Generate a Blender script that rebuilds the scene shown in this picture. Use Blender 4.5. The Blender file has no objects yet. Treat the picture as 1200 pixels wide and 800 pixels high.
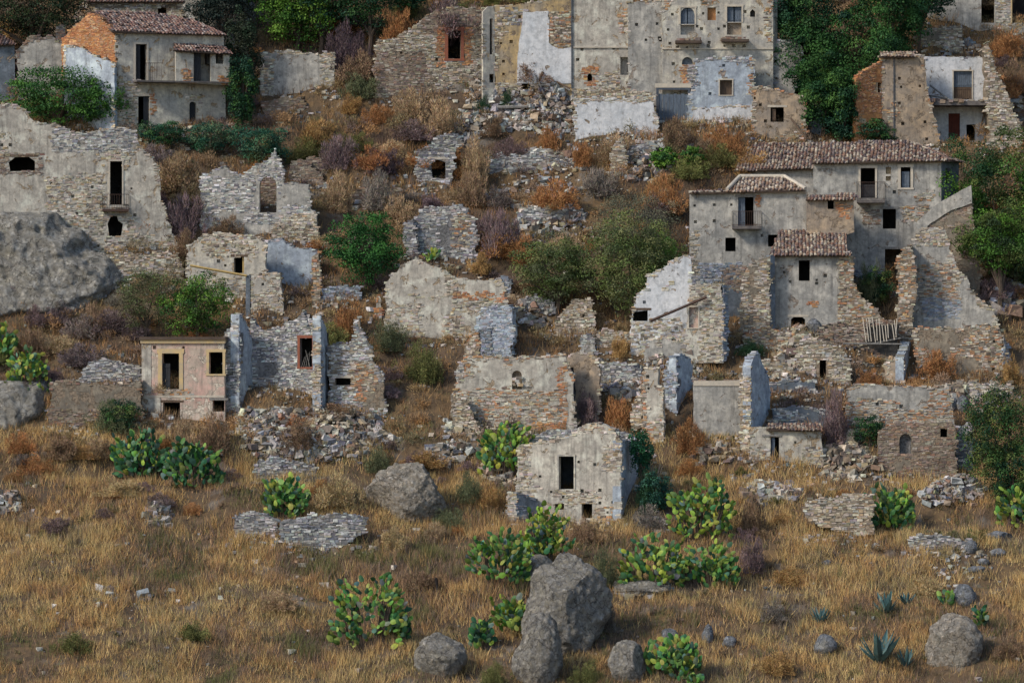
import bpy, math, random
import numpy as np
from mathutils import Vector, Matrix
from mathutils.geometry import tessellate_polygon

SC = bpy.context.scene
COL = SC.collection
rad = math.radians
RNG = np.random.default_rng(7)
random.seed(7)

# ------------------------------------------------------------------ camera, sky, sun, exposure
CAM_Y, CAM_Z, PPM = -260.0, 20.0, 20.0
cam_data = bpy.data.cameras.new('camera')
cam_data.sensor_width = 36.0
cam_data.lens = 36.0 * 260.0 / 60.0
cam_data.clip_start = 1.0
cam_data.clip_end = 3000.0
cam = bpy.data.objects.new('camera', cam_data)
cam.location = (0, CAM_Y, CAM_Z)
cam.rotation_euler = (rad(90), 0, 0)
COL.objects.link(cam)
SC.camera = cam

SUN_EL, SUN_AZ = 38.0, -58.0          # azimuth measured from the camera's back towards the left
world = bpy.data.worlds.new('World')
SC.world = world
world.use_nodes = True
wn = world.node_tree.nodes
wl = world.node_tree.links
wn.clear()
sky = wn.new('ShaderNodeTexSky')
sky.sky_type = 'NISHITA'
sky.sun_disc = False
sky.sun_elevation = rad(SUN_EL)
# direction towards the sun
sd = Vector((math.sin(rad(SUN_AZ)) * math.cos(rad(SUN_EL)), -math.cos(rad(SUN_AZ)) * math.cos(rad(SUN_EL)), math.sin(rad(SUN_EL))))
sky.sun_rotation = math.atan2(sd.x, sd.y)
bg = wn.new('ShaderNodeBackground')
bg.inputs['Strength'].default_value = 0.12
wo = wn.new('ShaderNodeOutputWorld')
wl.new(sky.outputs[0], bg.inputs[0])
wl.new(bg.outputs[0], wo.inputs[0])
sun_data = bpy.data.lights.new('sun', 'SUN')
sun_data.energy = 2.35
sun_data.angle = rad(10)
sun_data.color = (1.0, 0.9, 0.77)
sun = bpy.data.objects.new('sun', sun_data)
sun.rotation_euler = (-sd).to_track_quat('-Z', 'Y').to_euler()
sun.location = (-60, -60, 90)
COL.objects.link(sun)
SC.view_settings.view_transform = 'Standard'
SC.view_settings.look = 'None'
SC.view_settings.exposure = 0.26
SC.view_settings.gamma = 1.0
SC.view_settings.use_curve_mapping = False
SC.cycles.max_bounces = 4
SC.cycles.diffuse_bounces = 3
SC.cycles.transparent_max_bounces = 4

# ------------------------------------------------------------------ noise
def _hash(ix, iy, seed):
    ix = ix.astype(np.int64).astype(np.uint64); iy = iy.astype(np.int64).astype(np.uint64)
    h = (ix * np.uint64(374761393) + iy * np.uint64(668265263) + np.uint64(seed) * np.uint64(2246822519)) & np.uint64(0xFFFFFFFF)
    h = ((h ^ (h >> np.uint64(13))) * np.uint64(1274126177)) & np.uint64(0xFFFFFFFF)
    h = h ^ (h >> np.uint64(16))
    return (h & np.uint64(0xFFFF)).astype(np.float64) / 65535.0
def vnoise(x, y, seed=0):
    x = np.asarray(x, float); y = np.asarray(y, float)
    ix = np.floor(x); iy = np.floor(y)
    fx = x - ix; fy = y - iy
    fx = fx * fx * (3 - 2 * fx); fy = fy * fy * (3 - 2 * fy)
    a = _hash(ix, iy, seed); b = _hash(ix + 1, iy, seed); c = _hash(ix, iy + 1, seed); d = _hash(ix + 1, iy + 1, seed)
    return (a * (1 - fx) + b * fx) * (1 - fy) + (c * (1 - fx) + d * fx) * fy
def fbm(x, y, seed=0, o=3):
    s = 0; a = 0.5; t = 0
    for k in range(o):
        s = s + a * vnoise(np.asarray(x) * 2 ** k + 17.3 * k, np.asarray(y) * 2 ** k - 9.1 * k, seed + k)
        t += a; a *= 0.5
    return s / t

# ------------------------------------------------------------------ terrain height and pixel helpers
TY = [-400, -255, -200, -100, -30, 0, 24, 44, 66, 90, 160, 300]
TZ = [20, 16.5, -16, -30, -13, -0.4, 11.2, 26, 44, 66, 125, 190]
def height(x, y):
    x = np.asarray(x, float); y = np.asarray(y, float)
    z = np.interp(y, TY, TZ)
    w = np.clip((y + 40) / 30, 0, 1)
    z = z + w * (2.2 * (fbm(x / 17, y / 13, 3) - .5) + 1.1 * (fbm(x / 5, y / 4, 11) - .5) + 0.35 * (vnoise(x / 1.3, y / 1.1, 23) - .5))
    # shallow terracing of the old village slope
    tz = 0.5 * (vnoise(x / 9, y / 30, 5)) * np.sin(z * 2 * math.pi / 3.1) * np.clip((y - 10) / 15, 0, 1)
    return z + w * tz
def rdir(px, py):
    return Vector(((px - 600) / PPM / 260, 1.0, (400 - py) / PPM / 260))
CAM = Vector((0, CAM_Y, CAM_Z))
def at_y(px, py, Y):
    return CAM + rdir(px, py) * (Y - CAM_Y)
_ys = np.arange(-25, 150, 0.25)
def G(px, py):
    """the point of the slope seen at that place of the photograph"""
    t = _ys - CAM_Y
    x = t * (px - 600) / PPM / 260
    z = CAM_Z + t * (400 - py) / PPM / 260
    below = z < height(x, _ys)
    i = int(np.argmax(below)) if below.any() else len(_ys) - 1
    return Vector((x[i], _ys[i], float(height(x[i], _ys[i]))))

# ------------------------------------------------------------------ materials
MATS = {}
def nodes_of(name):
    m = bpy.data.materials.new(name); m.use_nodes = True
    nt = m.node_tree; nt.nodes.clear()
    out = nt.nodes.new('ShaderNodeOutputMaterial')
    p = nt.nodes.new('ShaderNodeBsdfPrincipled')
    nt.links.new(p.outputs[0], out.inputs[0])
    p.inputs['Roughness'].default_value = 0.9
    p.inputs['Specular IOR Level'].default_value = 0.15
    MATS[name] = m
    return m, nt, p
def N(nt, t, **kw):
    n = nt.nodes.new(t)
    for k, v in kw.items():
        if k in ('operation', 'blend_type', 'data_type', 'attribute_name', 'musgrave_type', 'feature', 'interpolation_type', 'clamp'):
            setattr(n, k, v)
        else:
            n.inputs[k].default_value = v
    return n
def mixc(nt, fac, a, b, mode='MIX'):
    m = nt.nodes.new('ShaderNodeMix'); m.data_type = 'RGBA'; m.blend_type = mode
    for s, v in ((m.inputs[0], fac), (m.inputs[6], a), (m.inputs[7], b)):
        if hasattr(v, 'is_linked') or hasattr(v, 'links'): nt.links.new(v, s)
        else: s.default_value = v if isinstance(v, (int, float)) else (*v, 1)
    return m.outputs[2]
def ramp(nt, src, p0, p1, c0=0.0, c1=1.0):
    r = nt.nodes.new('ShaderNodeMapRange'); r.clamp = True
    r.inputs[1].default_value = p0; r.inputs[2].default_value = p1
    r.inputs[3].default_value = c0; r.inputs[4].default_value = c1
    nt.links.new(src, r.inputs[0]); return r.outputs[0]
def posvec(nt, scale=(1, 1, 1), loc=(0, 0, 0)):
    g = nt.nodes.new('ShaderNodeNewGeometry'); mp = nt.nodes.new('ShaderNodeMapping')
    mp.inputs['Scale'].default_value = scale; mp.inputs['Location'].default_value = loc
    nt.links.new(g.outputs['Position'], mp.inputs[0]); return mp.outputs[0]
def noise_n(nt, vec, scale, detail=4, rough=0.6, dist=0.0):
    n = nt.nodes.new('ShaderNodeTexNoise')
    n.inputs['Scale'].default_value = scale; n.inputs['Detail'].default_value = detail
    n.inputs['Roughness'].default_value = rough; n.inputs['Distortion'].default_value = dist
    nt.links.new(vec, n.inputs['Vector']); return n.outputs[0]
def bump(nt, p, src, strength, dist):
    b = nt.nodes.new('ShaderNodeBump'); b.inputs['Strength'].default_value = strength; b.inputs['Distance'].default_value = dist
    nt.links.new(src, b.inputs['Height']); nt.links.new(b.outputs[0], p.inputs['Normal'])
def plaster(name, a, b, under=(0.24, 0.19, 0.14), bare=0.56, grime=0.6, seed=0.0):
    """old lime plaster: two tints, streaks of grime, fallen patches showing the masonry below"""
    m, nt, p = nodes_of(name)
    v = posvec(nt, (1, 1, 1), (seed, seed * 2, seed))
    big = noise_n(nt, v, 0.55, 5, 0.6, 0.4)
    c = mixc(nt, ramp(nt, big, 0.36, 0.64), a, b)
    fine = noise_n(nt, v, 3.0, 6, 0.75)
    c = mixc(nt, ramp(nt, fine, 0.38, 0.66, 0.0, 0.8), c, tuple(x * 0.55 for x in b))
    lt = noise_n(nt, posvec(nt, (1, 1, 1), (seed + 40, 0, 9)), 1.1, 5, 0.7)
    c = mixc(nt, ramp(nt, lt, 0.5, 0.66, 0, 0.6), c, tuple(min(.85, x * 1.45) for x in a))
    sv = posvec(nt, (2.2, 2.2, 0.22), (seed, 0, 0))
    streak = noise_n(nt, sv, 1.6, 5, 0.65)
    c = mixc(nt, ramp(nt, streak, 0.5, 0.72, 0.0, grime), c, (0.10, 0.098, 0.095))
    pt = noise_n(nt, v, 1.3, 6, 0.65, 0.6)
    patch = ramp(nt, pt, bare, bare + 0.03)
    speck = noise_n(nt, v, 7.0, 3, 0.6)
    cu = mixc(nt, ramp(nt, speck, 0.35, 0.65), tuple(x * 0.6 for x in under), tuple(min(1, x * 1.5) for x in under))
    c = mixc(nt, patch, c, cu)
    nt.links.new(c, p.inputs['Base Color'])
    hsum = nt.nodes.new('ShaderNodeMath'); hsum.operation = 'MULTIPLY_ADD'
    nt.links.new(fine, hsum.inputs[0]); hsum.inputs[1].default_value = 0.6
    inv = ramp(nt, pt, bare, bare + 0.03, 1.0, 0.0)
    nt.links.new(inv, hsum.inputs[2])
    bump(nt, p, hsum.outputs[0], 0.7, 0.06)
    return m
plaster('plaster_grey', (.50, .475, .42), (.36, .355, .335), under=(.27, .23, .19), bare=.6, seed=1)
plaster('plaster_pale', (.64, .59, .50), (.45, .42, .37), under=(.34, .27, .19), bare=.59, seed=2)
plaster('plaster_white', (.80, .80, .80), (.66, .69, .72), bare=.62, grime=.25, seed=3)
plaster('plaster_ochre', (.52, .37, .17), (.42, .35, .26), bare=.56, seed=4)
plaster('plaster_pink', (.52, .32, .27), (.64, .55, .45), under=(.52, .46, .38), bare=.53, grime=.5, seed=5)
plaster('plaster_tan', (.44, .33, .22), (.36, .31, .26), bare=.55, seed=6)
plaster('plaster_blue_and_shade', (.50, .57, .64), (.36, .41, .48), bare=.62, grime=.35, seed=7)  # bluish lime; on turned side walls it paints their sky-lit shade
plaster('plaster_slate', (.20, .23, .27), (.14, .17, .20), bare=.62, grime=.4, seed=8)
plaster('plaster_cream', (.62, .56, .45), (.47, .455, .42), under=(.34, .26, .17), bare=.59, grime=.45, seed=9)
plaster('mortar', (.33, .28, .21), (.24, .21, .17), bare=.5, grime=.3, seed=10)
plaster('mortar_grey', (.29, .285, .28), (.21, .21, .22), under=(.15, .15, .15), bare=.5, grime=.3, seed=11)
plaster('brickwork', (.50, .25, .10), (.40, .17, .08), under=(.42, .33, .22), bare=.57, grime=.2, seed=12)
plaster('dark_masonry', (.07, .065, .06), (.045, .045, .045), under=(.05, .045, .04), bare=.6, grime=.2, seed=13)  # near-black: paints the shade inside openings; also one dark stone wall
def attr_mat(name, rough=0.9, nscale=5.0, amt=0.35, bstr=0.5, bdist=0.04, objcol=False, transl=0.0):
    m, nt, p = nodes_of(name)
    at = nt.nodes.new('ShaderNodeAttribute'); at.attribute_name = 'col'
    c = at.outputs['Color']
    if objcol:
        oi = nt.nodes.new('ShaderNodeObjectInfo')
        c = mixc(nt, 1.0, c, oi.outputs['Color'], 'MULTIPLY')
    if amt:
        n = noise_n(nt, posvec(nt), nscale, 4, 0.7)
        g = nt.nodes.new('ShaderNodeCombineColor')
        r = ramp(nt, n, 0.3, 0.7, 1 - amt, 1 + amt)
        for k in range(3): nt.links.new(r, g.inputs[k])
        c = mixc(nt, 1.0, c, g.outputs[0], 'MULTIPLY')
        if bstr: bump(nt, p, n, bstr, bdist)
    nt.links.new(c, p.inputs['Base Color'])
    p.inputs['Roughness'].default_value = rough
    return m
attr_mat('stone')
attr_mat('roof_tile', 0.85, 4.0, 0.3)
attr_mat('grass_blades', 0.9, 1, 0)
attr_mat('leaves', 0.6, 1.2, 0.3, 0)
attr_mat('twigs', 0.9, 0.8, 0.25, 0, objcol=True)
attr_mat('leaves_tinted', 0.6, 0.9, 0.25, 0, objcol=True)
def flat_mat(name, a, b, scale=3.0, rough=0.8, bstr=0.3, stretch=(1, 1, 1), metal=0.0, objcol=False):
    m, nt, p = nodes_of(name)
    n = noise_n(nt, posvec(nt, stretch), scale, 5, 0.65)
    c = mixc(nt, ramp(nt, n, 0.35, 0.65), a, b)
    if objcol:
        oi = nt.nodes.new('ShaderNodeObjectInfo')
        c = mixc(nt, 1.0, c, oi.outputs['Color'], 'MULTIPLY')
    nt.links.new(c, p.inputs['Base Color'])
    p.inputs['Roughness'].default_value = rough; p.inputs['Metallic'].default_value = metal
    if bstr: bump(nt, p, n, bstr, 0.03)
    return m
flat_mat('wood_old', (.16, .11, .075), (.09, .065, .05), 2.0, .85, .4, (6, 6, 1.2))
flat_mat('wood_grey', (.30, .29, .27), (.18, .17, .16), 2.0, .85, .4, (6, 6, 1.2))
flat_mat('wood_red', (.17, .05, .035), (.10, .035, .025), 2.0, .8, .3, (6, 6, 1))
flat_mat('wood_straw', (.50, .36, .14), (.36, .26, .12), 2.0, .85, .3, (1, 6, 6))
flat_mat('shutter_blue', (.16, .20, .25), (.09, .11, .14), 3.0, .7, .3, (6, 6, 1))
flat_mat('shutter_dark', (.045, .05, .055), (.03, .03, .035), 3.0, .7, .3, (6, 6, 1))
flat_mat('glass_old', (.14, .20, .27), (.09, .13, .18), 2.0, .25, 0)
flat_mat('rusty_iron', (.10, .06, .045), (.06, .045, .04), 4.0, .8, .3)
flat_mat('iron_grey', (.10, .12, .15), (.06, .07, .09), 3.0, .6, .3)
flat_mat('trim_yellow', (.62, .46, .23), (.46, .38, .26), 2.5, .85, .3)
flat_mat('trim_pale', (.62, .55, .44), (.46, .42, .36), 2.5, .85, .3)
flat_mat('trim_brick', (.34, .12, .07), (.24, .10, .07), 4.0, .9, .5)
flat_mat('slab', (.19, .17, .155), (.11, .10, .10), 3.0, .9, .5)
flat_mat('roof_board', (.12, .09, .07), (.08, .06, .05), 3.0, .9, .3)
flat_mat('bark', (.13, .10, .075), (.07, .055, .045), 3.0, .95, .6, (3, 3, .8))
flat_mat('bark_pale', (.36, .32, .27), (.24, .21, .18), 3.0, .95, .4, (3, 3, .8))
flat_mat('charred_wood', (.02, .017, .016), (.035, .03, .03), 5.0, .9, .5)
flat_mat('cactus_pad', (1.15, 1.15, 1.0), (.7, .8, .85), 3.0, .5, .2, objcol=True)
flat_mat('agave_leaf', (.10, .19, .18), (.055, .11, .12), 2.0, .5, .2)
flat_mat('white_enamel', (.75, .75, .74), (.6, .6, .6), 2.0, .5, .1)
def rock_mat(name, a, b, c3, scale=0.6, peb=1.0):
    m, nt, p = nodes_of(name)
    v = posvec(nt)
    n1 = noise_n(nt, v, scale, 6, 0.65, 0.5); n2 = noise_n(nt, v, scale * 4, 6, 0.8, .4)
    vo = nt.nodes.new('ShaderNodeTexVoronoi'); vo.inputs['Scale'].default_value = 4.6; nt.links.new(v, vo.inputs['Vector'])
    c = mixc(nt, ramp(nt, n1, 0.38, 0.62), a, b)
    c = mixc(nt, ramp(nt, n2, 0.40, 0.62, 0, 1.0), c, c3)
    c = mixc(nt, ramp(nt, vo.outputs['Distance'], 0.42, 0.16, 0, 0.4 * peb), c, tuple(min(1, x * 1.7) for x in a))
    lich = noise_n(nt, posvec(nt, (1, 1, 1), (31, 7, 3)), 0.9, 5, 0.7)
    c = mixc(nt, ramp(nt, lich, 0.55, 0.62, 0, .55), c, (.50, .47, .38))
    cr = nt.nodes.new('ShaderNodeTexVoronoi'); cr.feature = 'DISTANCE_TO_EDGE'; cr.inputs['Scale'].default_value = .75
    wv = nt.nodes.new('ShaderNodeVectorMath'); wv.operation = 'MULTIPLY_ADD'; nn_ = nt.nodes.new('ShaderNodeTexNoise'); nn_.inputs['Scale'].default_value = 1.3; nn_.inputs['Detail'].default_value = 4
    nt.links.new(v, nn_.inputs['Vector']); nt.links.new(nn_.outputs['Color'], wv.inputs[0]); wv.inputs[1].default_value = (1.6, 1.6, 1.6); nt.links.new(v, wv.inputs[2]); nt.links.new(wv.outputs[0], cr.inputs['Vector'])
    c = mixc(nt, ramp(nt, cr.outputs['Distance'], 0.035, 0.0, 0, .8), c, tuple(x * .22 for x in a))
    pit = noise_n(nt, v, 2.6, 6, 0.85)
    c = mixc(nt, ramp(nt, pit, 0.53, 0.63, 0, 0.75), c, tuple(x * 0.3 for x in a))
    nt.links.new(c, p.inputs['Base Color'])
    ad = nt.nodes.new('ShaderNodeMath'); ad.operation = 'MULTIPLY_ADD'
    nt.links.new(n2, ad.inputs[0]); ad.inputs[1].default_value = 1.0; nt.links.new(ramp(nt, pit, .45, .65, .6, 0), ad.inputs[2])
    bump(nt, p, ad.outputs[0], 1.0, 0.25)
    return m
rock_mat('boulder_rock', (.43, .41, .38), (.35, .35, .34), (.42, .38, .30), 0.8)
rock_mat('boulder_tan', (.54, .50, .43), (.45, .43, .40), (.50, .42, .32), 0.8)
rock_mat('cliff_rock', (.54, .53, .49), (.45, .44, .41), (.42, .39, .33), 0.45, .2)
rock_mat('blue_rock', (.40, .43, .48), (.31, .34, .38), (.28, .29, .30), 1.2)
# ground of the slope
m, nt, p = nodes_of('dry_soil')
v = posvec(nt)
n1 = noise_n(nt, v, 0.16, 5, 0.6, 0.5); n2 = noise_n(nt, v, 1.4, 6, 0.7); n3 = noise_n(nt, v, 0.4, 4, 0.6)
c = mixc(nt, ramp(nt, n1, 0.4, 0.6), (.20, .13, .065), (.13, .09, .06))
c = mixc(nt, ramp(nt, n2, 0.4, 0.65), c, (.07, .055, .04))
c = mixc(nt, ramp(nt, n3, 0.58, 0.68, 0, .7), c, (.20, .185, .165))
nt.links.new(c, p.inputs['Base Color'])
bump(nt, p, n2, 0.8, 0.2)

# ------------------------------------------------------------------ mesh helpers
def srgb_jit(pal, n, jit=0.12):
    pal = np.array(pal, float)
    c = pal[RNG.integers(0, len(pal), n)]
    c = c * (1 + jit * RNG.standard_normal((n, 1))) * (1 + 0.04 * RNG.standard_normal((n, 3)))
    return np.clip(c, 0.01, 0.9)
PAL = {
 'warm': [(.56, .51, .42), (.19, .165, .135), (.45, .39, .30), (.38, .32, .23), (.52, .47, .38), (.31, .27, .21), (.43, .32, .20), (.56, .52, .45), (.36, .34, .32), (.50, .45, .37)],
 'grey': [(.60, .59, .56), (.17, .17, .18), (.52, .51, .48), (.44, .42, .38), (.34, .34, .34), (.25, .26, .28), (.44, .44, .43), (.19, .20, .22), (.38, .36, .32), (.50, .50, .50), (.30, .27, .23)],
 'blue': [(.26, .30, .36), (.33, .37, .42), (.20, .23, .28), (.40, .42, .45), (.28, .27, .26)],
 'brick': [(.46, .22, .10), (.38, .17, .09), (.52, .29, .14), (.42, .25, .15), (.34, .20, .13)],
 'mixed': [(.54, .49, .40), (.17, .145, .12), (.40, .33, .23), (.34, .28, .21), (.46, .41, .33), (.42, .22, .12), (.27, .23, .19), (.44, .27, .15), (.48, .44, .38)],
 'brown': [(.24, .19, .15), (.30, .24, .18), (.19, .15, .13), (.35, .30, .25), (.27, .18, .13)],
 'tile': [(.22, .13, .10), (.17, .115, .10), (.14, .11, .11), (.30, .22, .16), (.46, .40, .31), (.20, .165, .155), (.26, .16, .115), (.36, .31, .25)],
 'tile_pale': [(.36, .26, .19), (.46, .38, .29), (.24, .18, .16), (.30, .19, .13), (.54, .48, .39), (.20, .155, .14)],
 'tile_dark': [(.17, .11, .10), (.22, .13, .11), (.12, .10, .105), (.28, .19, .15), (.36, .30, .27)],
}
def make_mesh(name, verts, faces, mat=None, cols=None, smooth=False):
    me = bpy.data.meshes.new(name)
    if isinstance(faces, np.ndarray):
        nf, k = faces.shape
        me.vertices.add(len(verts)); me.vertices.foreach_set('co', np.asarray(verts, np.float32).ravel())
        me.loops.add(nf * k); me.loops.foreach_set('vertex_index', faces.astype(np.int32).ravel())
        me.polygons.add(nf); me.polygons.foreach_set('loop_start', np.arange(0, nf * k, k, dtype=np.int32))
        me.update(calc_edges=True)
    else:
        me.from_pydata([tuple(v) for v in verts], [], faces)
    if mat: me.materials.append(MATS[mat])
    if cols is not None:
        a = me.attributes.new('col', 'FLOAT_COLOR', 'FACE')
        cc = np.ones((len(me.polygons), 4), np.float32); cc[:, :3] = cols
        a.data.foreach_set('color', cc.ravel())
    me.polygons.foreach_set('use_smooth', np.full(len(me.polygons), bool(smooth)))
    me.validate(); me.update()
    return me
def link(name, me, parent=None, **props):
    o = bpy.data.objects.new(name, me); COL.objects.link(o)
    if parent is not None: o.parent = parent
    for k, v in props.items(): o[k] = v
    return o
class MB:
    def __init__(s): s.v = []; s.f = []; s.c = []
    def add(s, vs, fs, col=None):
        b = len(s.v); s.v += [tuple(v) for v in vs]; s.f += [tuple(i + b for i in f) for f in fs]
        if col is not None: s.c += [col] * len(fs)
    def box8(s, P, col=None):
        s.add(P, [(0, 3, 2, 1), (4, 5, 6, 7), (0, 1, 5, 4), (1, 2, 6, 5), (2, 3, 7, 6), (3, 0, 4, 7)], col)
    def tube(s, a, b, r0, r1, n=6, col=None):
        a = Vector(a); b = Vector(b); d = (b - a).normalized()
        u = d.orthogonal().normalized(); w = d.cross(u)
        vs = []
        for q, r in ((a, r0), (b, r1)):
            for k in range(n):
                t = 2 * math.pi * k / n
                vs.append(q + (u * math.cos(t) + w * math.sin(t)) * r)
        fs = [(k, (k + 1) % n, n + (k + 1) % n, n + k) for k in range(n)] + [tuple(range(n - 1, -1, -1)), tuple(range(n, 2 * n))]
        s.add(vs, fs, col)
    def build(s, name, mat, parent, loc, **props):
        L = Vector(loc)
        me = make_mesh(name, [Vector(v) - L for v in s.v], s.f, mat, np.array(s.c) if s.c else None)
        return link(name, me, parent, **props)
BAR = 0.06
def inpoly(x, y, poly):
    x = np.asarray(x, float); y = np.asarray(y, float)
    r = np.zeros(x.shape, bool); n = len(poly)
    for i in range(n):
        x0, y0 = poly[i]; x1, y1 = poly[(i + 1) % n]
        if y0 == y1: continue
        r ^= ((y0 > y) != (y1 > y)) & (x < (x1 - x0) * (y - y0) / (y1 - y0) + x0)
    return r
def segdist(x, y, poly, closed=True):
    d = np.full(x.shape, 1e9)
    n = len(poly)
    for i in range(n if closed else n - 1):
        x0, y0 = poly[i]; x1, y1 = poly[(i + 1) % n]
        dx, dy = x1 - x0, y1 - y0; L = dx * dx + dy * dy + 1e-9
        t = np.clip(((x - x0) * dx + (y - y0) * dy) / L, 0, 1)
        d = np.minimum(d, np.hypot(x - x0 - t * dx, y - y0 - t * dy))
    return d
class Pl:
    """a vertical plane: yaw 0 faces the camera, negative yaw brings the right end nearer"""
    def __init__(s, A, yaw):
        s.A = Vector(A); y = rad(yaw); s.yaw = yaw
        s.d = Vector((math.cos(y), math.sin(y), 0)); s.n = Vector((math.sin(y), -math.cos(y), 0))
    def hit(s, px, py):
        r = rdir(px, py); t = (s.A - CAM).dot(s.n) / r.dot(s.n)
        return CAM + r * t
    def uz(s, px, py):
        P = s.hit(px, py); return ((P - s.A).dot(s.d), P.z)
    def w(s, u, z, off=0.0):
        P = s.A + s.d * u + s.n * off; return Vector((P.x, P.y, z))
    def out(s, k):
        return Pl(s.A + s.n * k, s.yaw)
FEET = []      # foot lines of the walls, where stones and weeds gather
PADS = []      # footprints where the slope is cut away for rooms
GRASS_OUT = []
def shape(h):
    if h[0] == 'arch':
        _, x0, y0, x1, y1 = h; r = (x1 - x0) / 2; cx = (x0 + x1) / 2
        return [(x1, y1), (x0, y1)] + [(cx - r * math.cos(t), y0 + r - r * math.sin(t)) for t in np.linspace(0, math.pi, 8)]
    if h[0] == 'poly': return list(h[1])
    x0, y0, x1, y1 = h
    return [(x0, y0), (x1, y0), (x1, y1), (x0, y1)]
def ragged(poly, amp, step=0.3, keep=None):
    out = []
    n = len(poly); zmin = min(p[1] for p in poly)
    for i in range(n):
        a = poly[i]; b = poly[(i + 1) % n]
        out.append(a)
        L = math.dist(a, b)
        if L > step * 1.6 and not (a[1] < zmin + 0.3 and b[1] < zmin + 0.3):
            k = int(L / step); j = 0
            while j < k - 1:
                j += 1
                t = (j + random.uniform(-.3, .3)) / k
                e = amp * random.uniform(-1, 1) + amp * 2.4 * (float(vnoise(a[0] + (b[0] - a[0]) * t * 1.3, a[1] + (b[1] - a[1]) * t * 1.3 + 7, 71)) - .5)
                nx, ny = -(b[1] - a[1]) / L, (b[0] - a[0]) / L
                out.append((a[0] + (b[0] - a[0]) * t + nx * e, a[1] + (b[1] - a[1]) * t + ny * e))
    return out
def box_cloud(pl, U, Z, W, H, O0, O1, cols, jit=0.03):
    """numpy boxes in a wall plane: centre U,Z size W,H, from depth O0 to O1"""
    n = len(U)
    su = np.array([-1, 1, 1, -1, -1, 1, 1, -1]) * .5; sz = np.array([-1, -1, 1, 1, -1, -1, 1, 1]) * .5
    oo = np.array([0, 0, 0, 0, 1, 1, 1, 1])
    u = U[:, None] + W[:, None] * su * np.where(oo, .95, 1) + jit * RNG.uniform(-1, 1, (n, 8))
    z = Z[:, None] + H[:, None] * sz * np.where(oo, .93, 1) + jit * .7 * RNG.uniform(-1, 1, (n, 8))
    o = np.where(oo, O1[:, None] + .015 * RNG.uniform(-1, 1, (n, 8)), O0[:, None])
    X = pl.A.x + pl.d.x * u + pl.n.x * o; Y = pl.A.y + pl.d.y * u + pl.n.y * o
    V = np.stack([X, Y, z], -1).reshape(-1, 3)
    q = np.array([(4, 5, 6, 7), (0, 1, 5, 4), (1, 2, 6, 5), (2, 3, 7, 6), (3, 0, 4, 7)])
    F = (q[None] + (np.arange(n) * 8)[:, None, None]).reshape(-1, 4)
    return V, F, np.repeat(cols, 5, 0)

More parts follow.
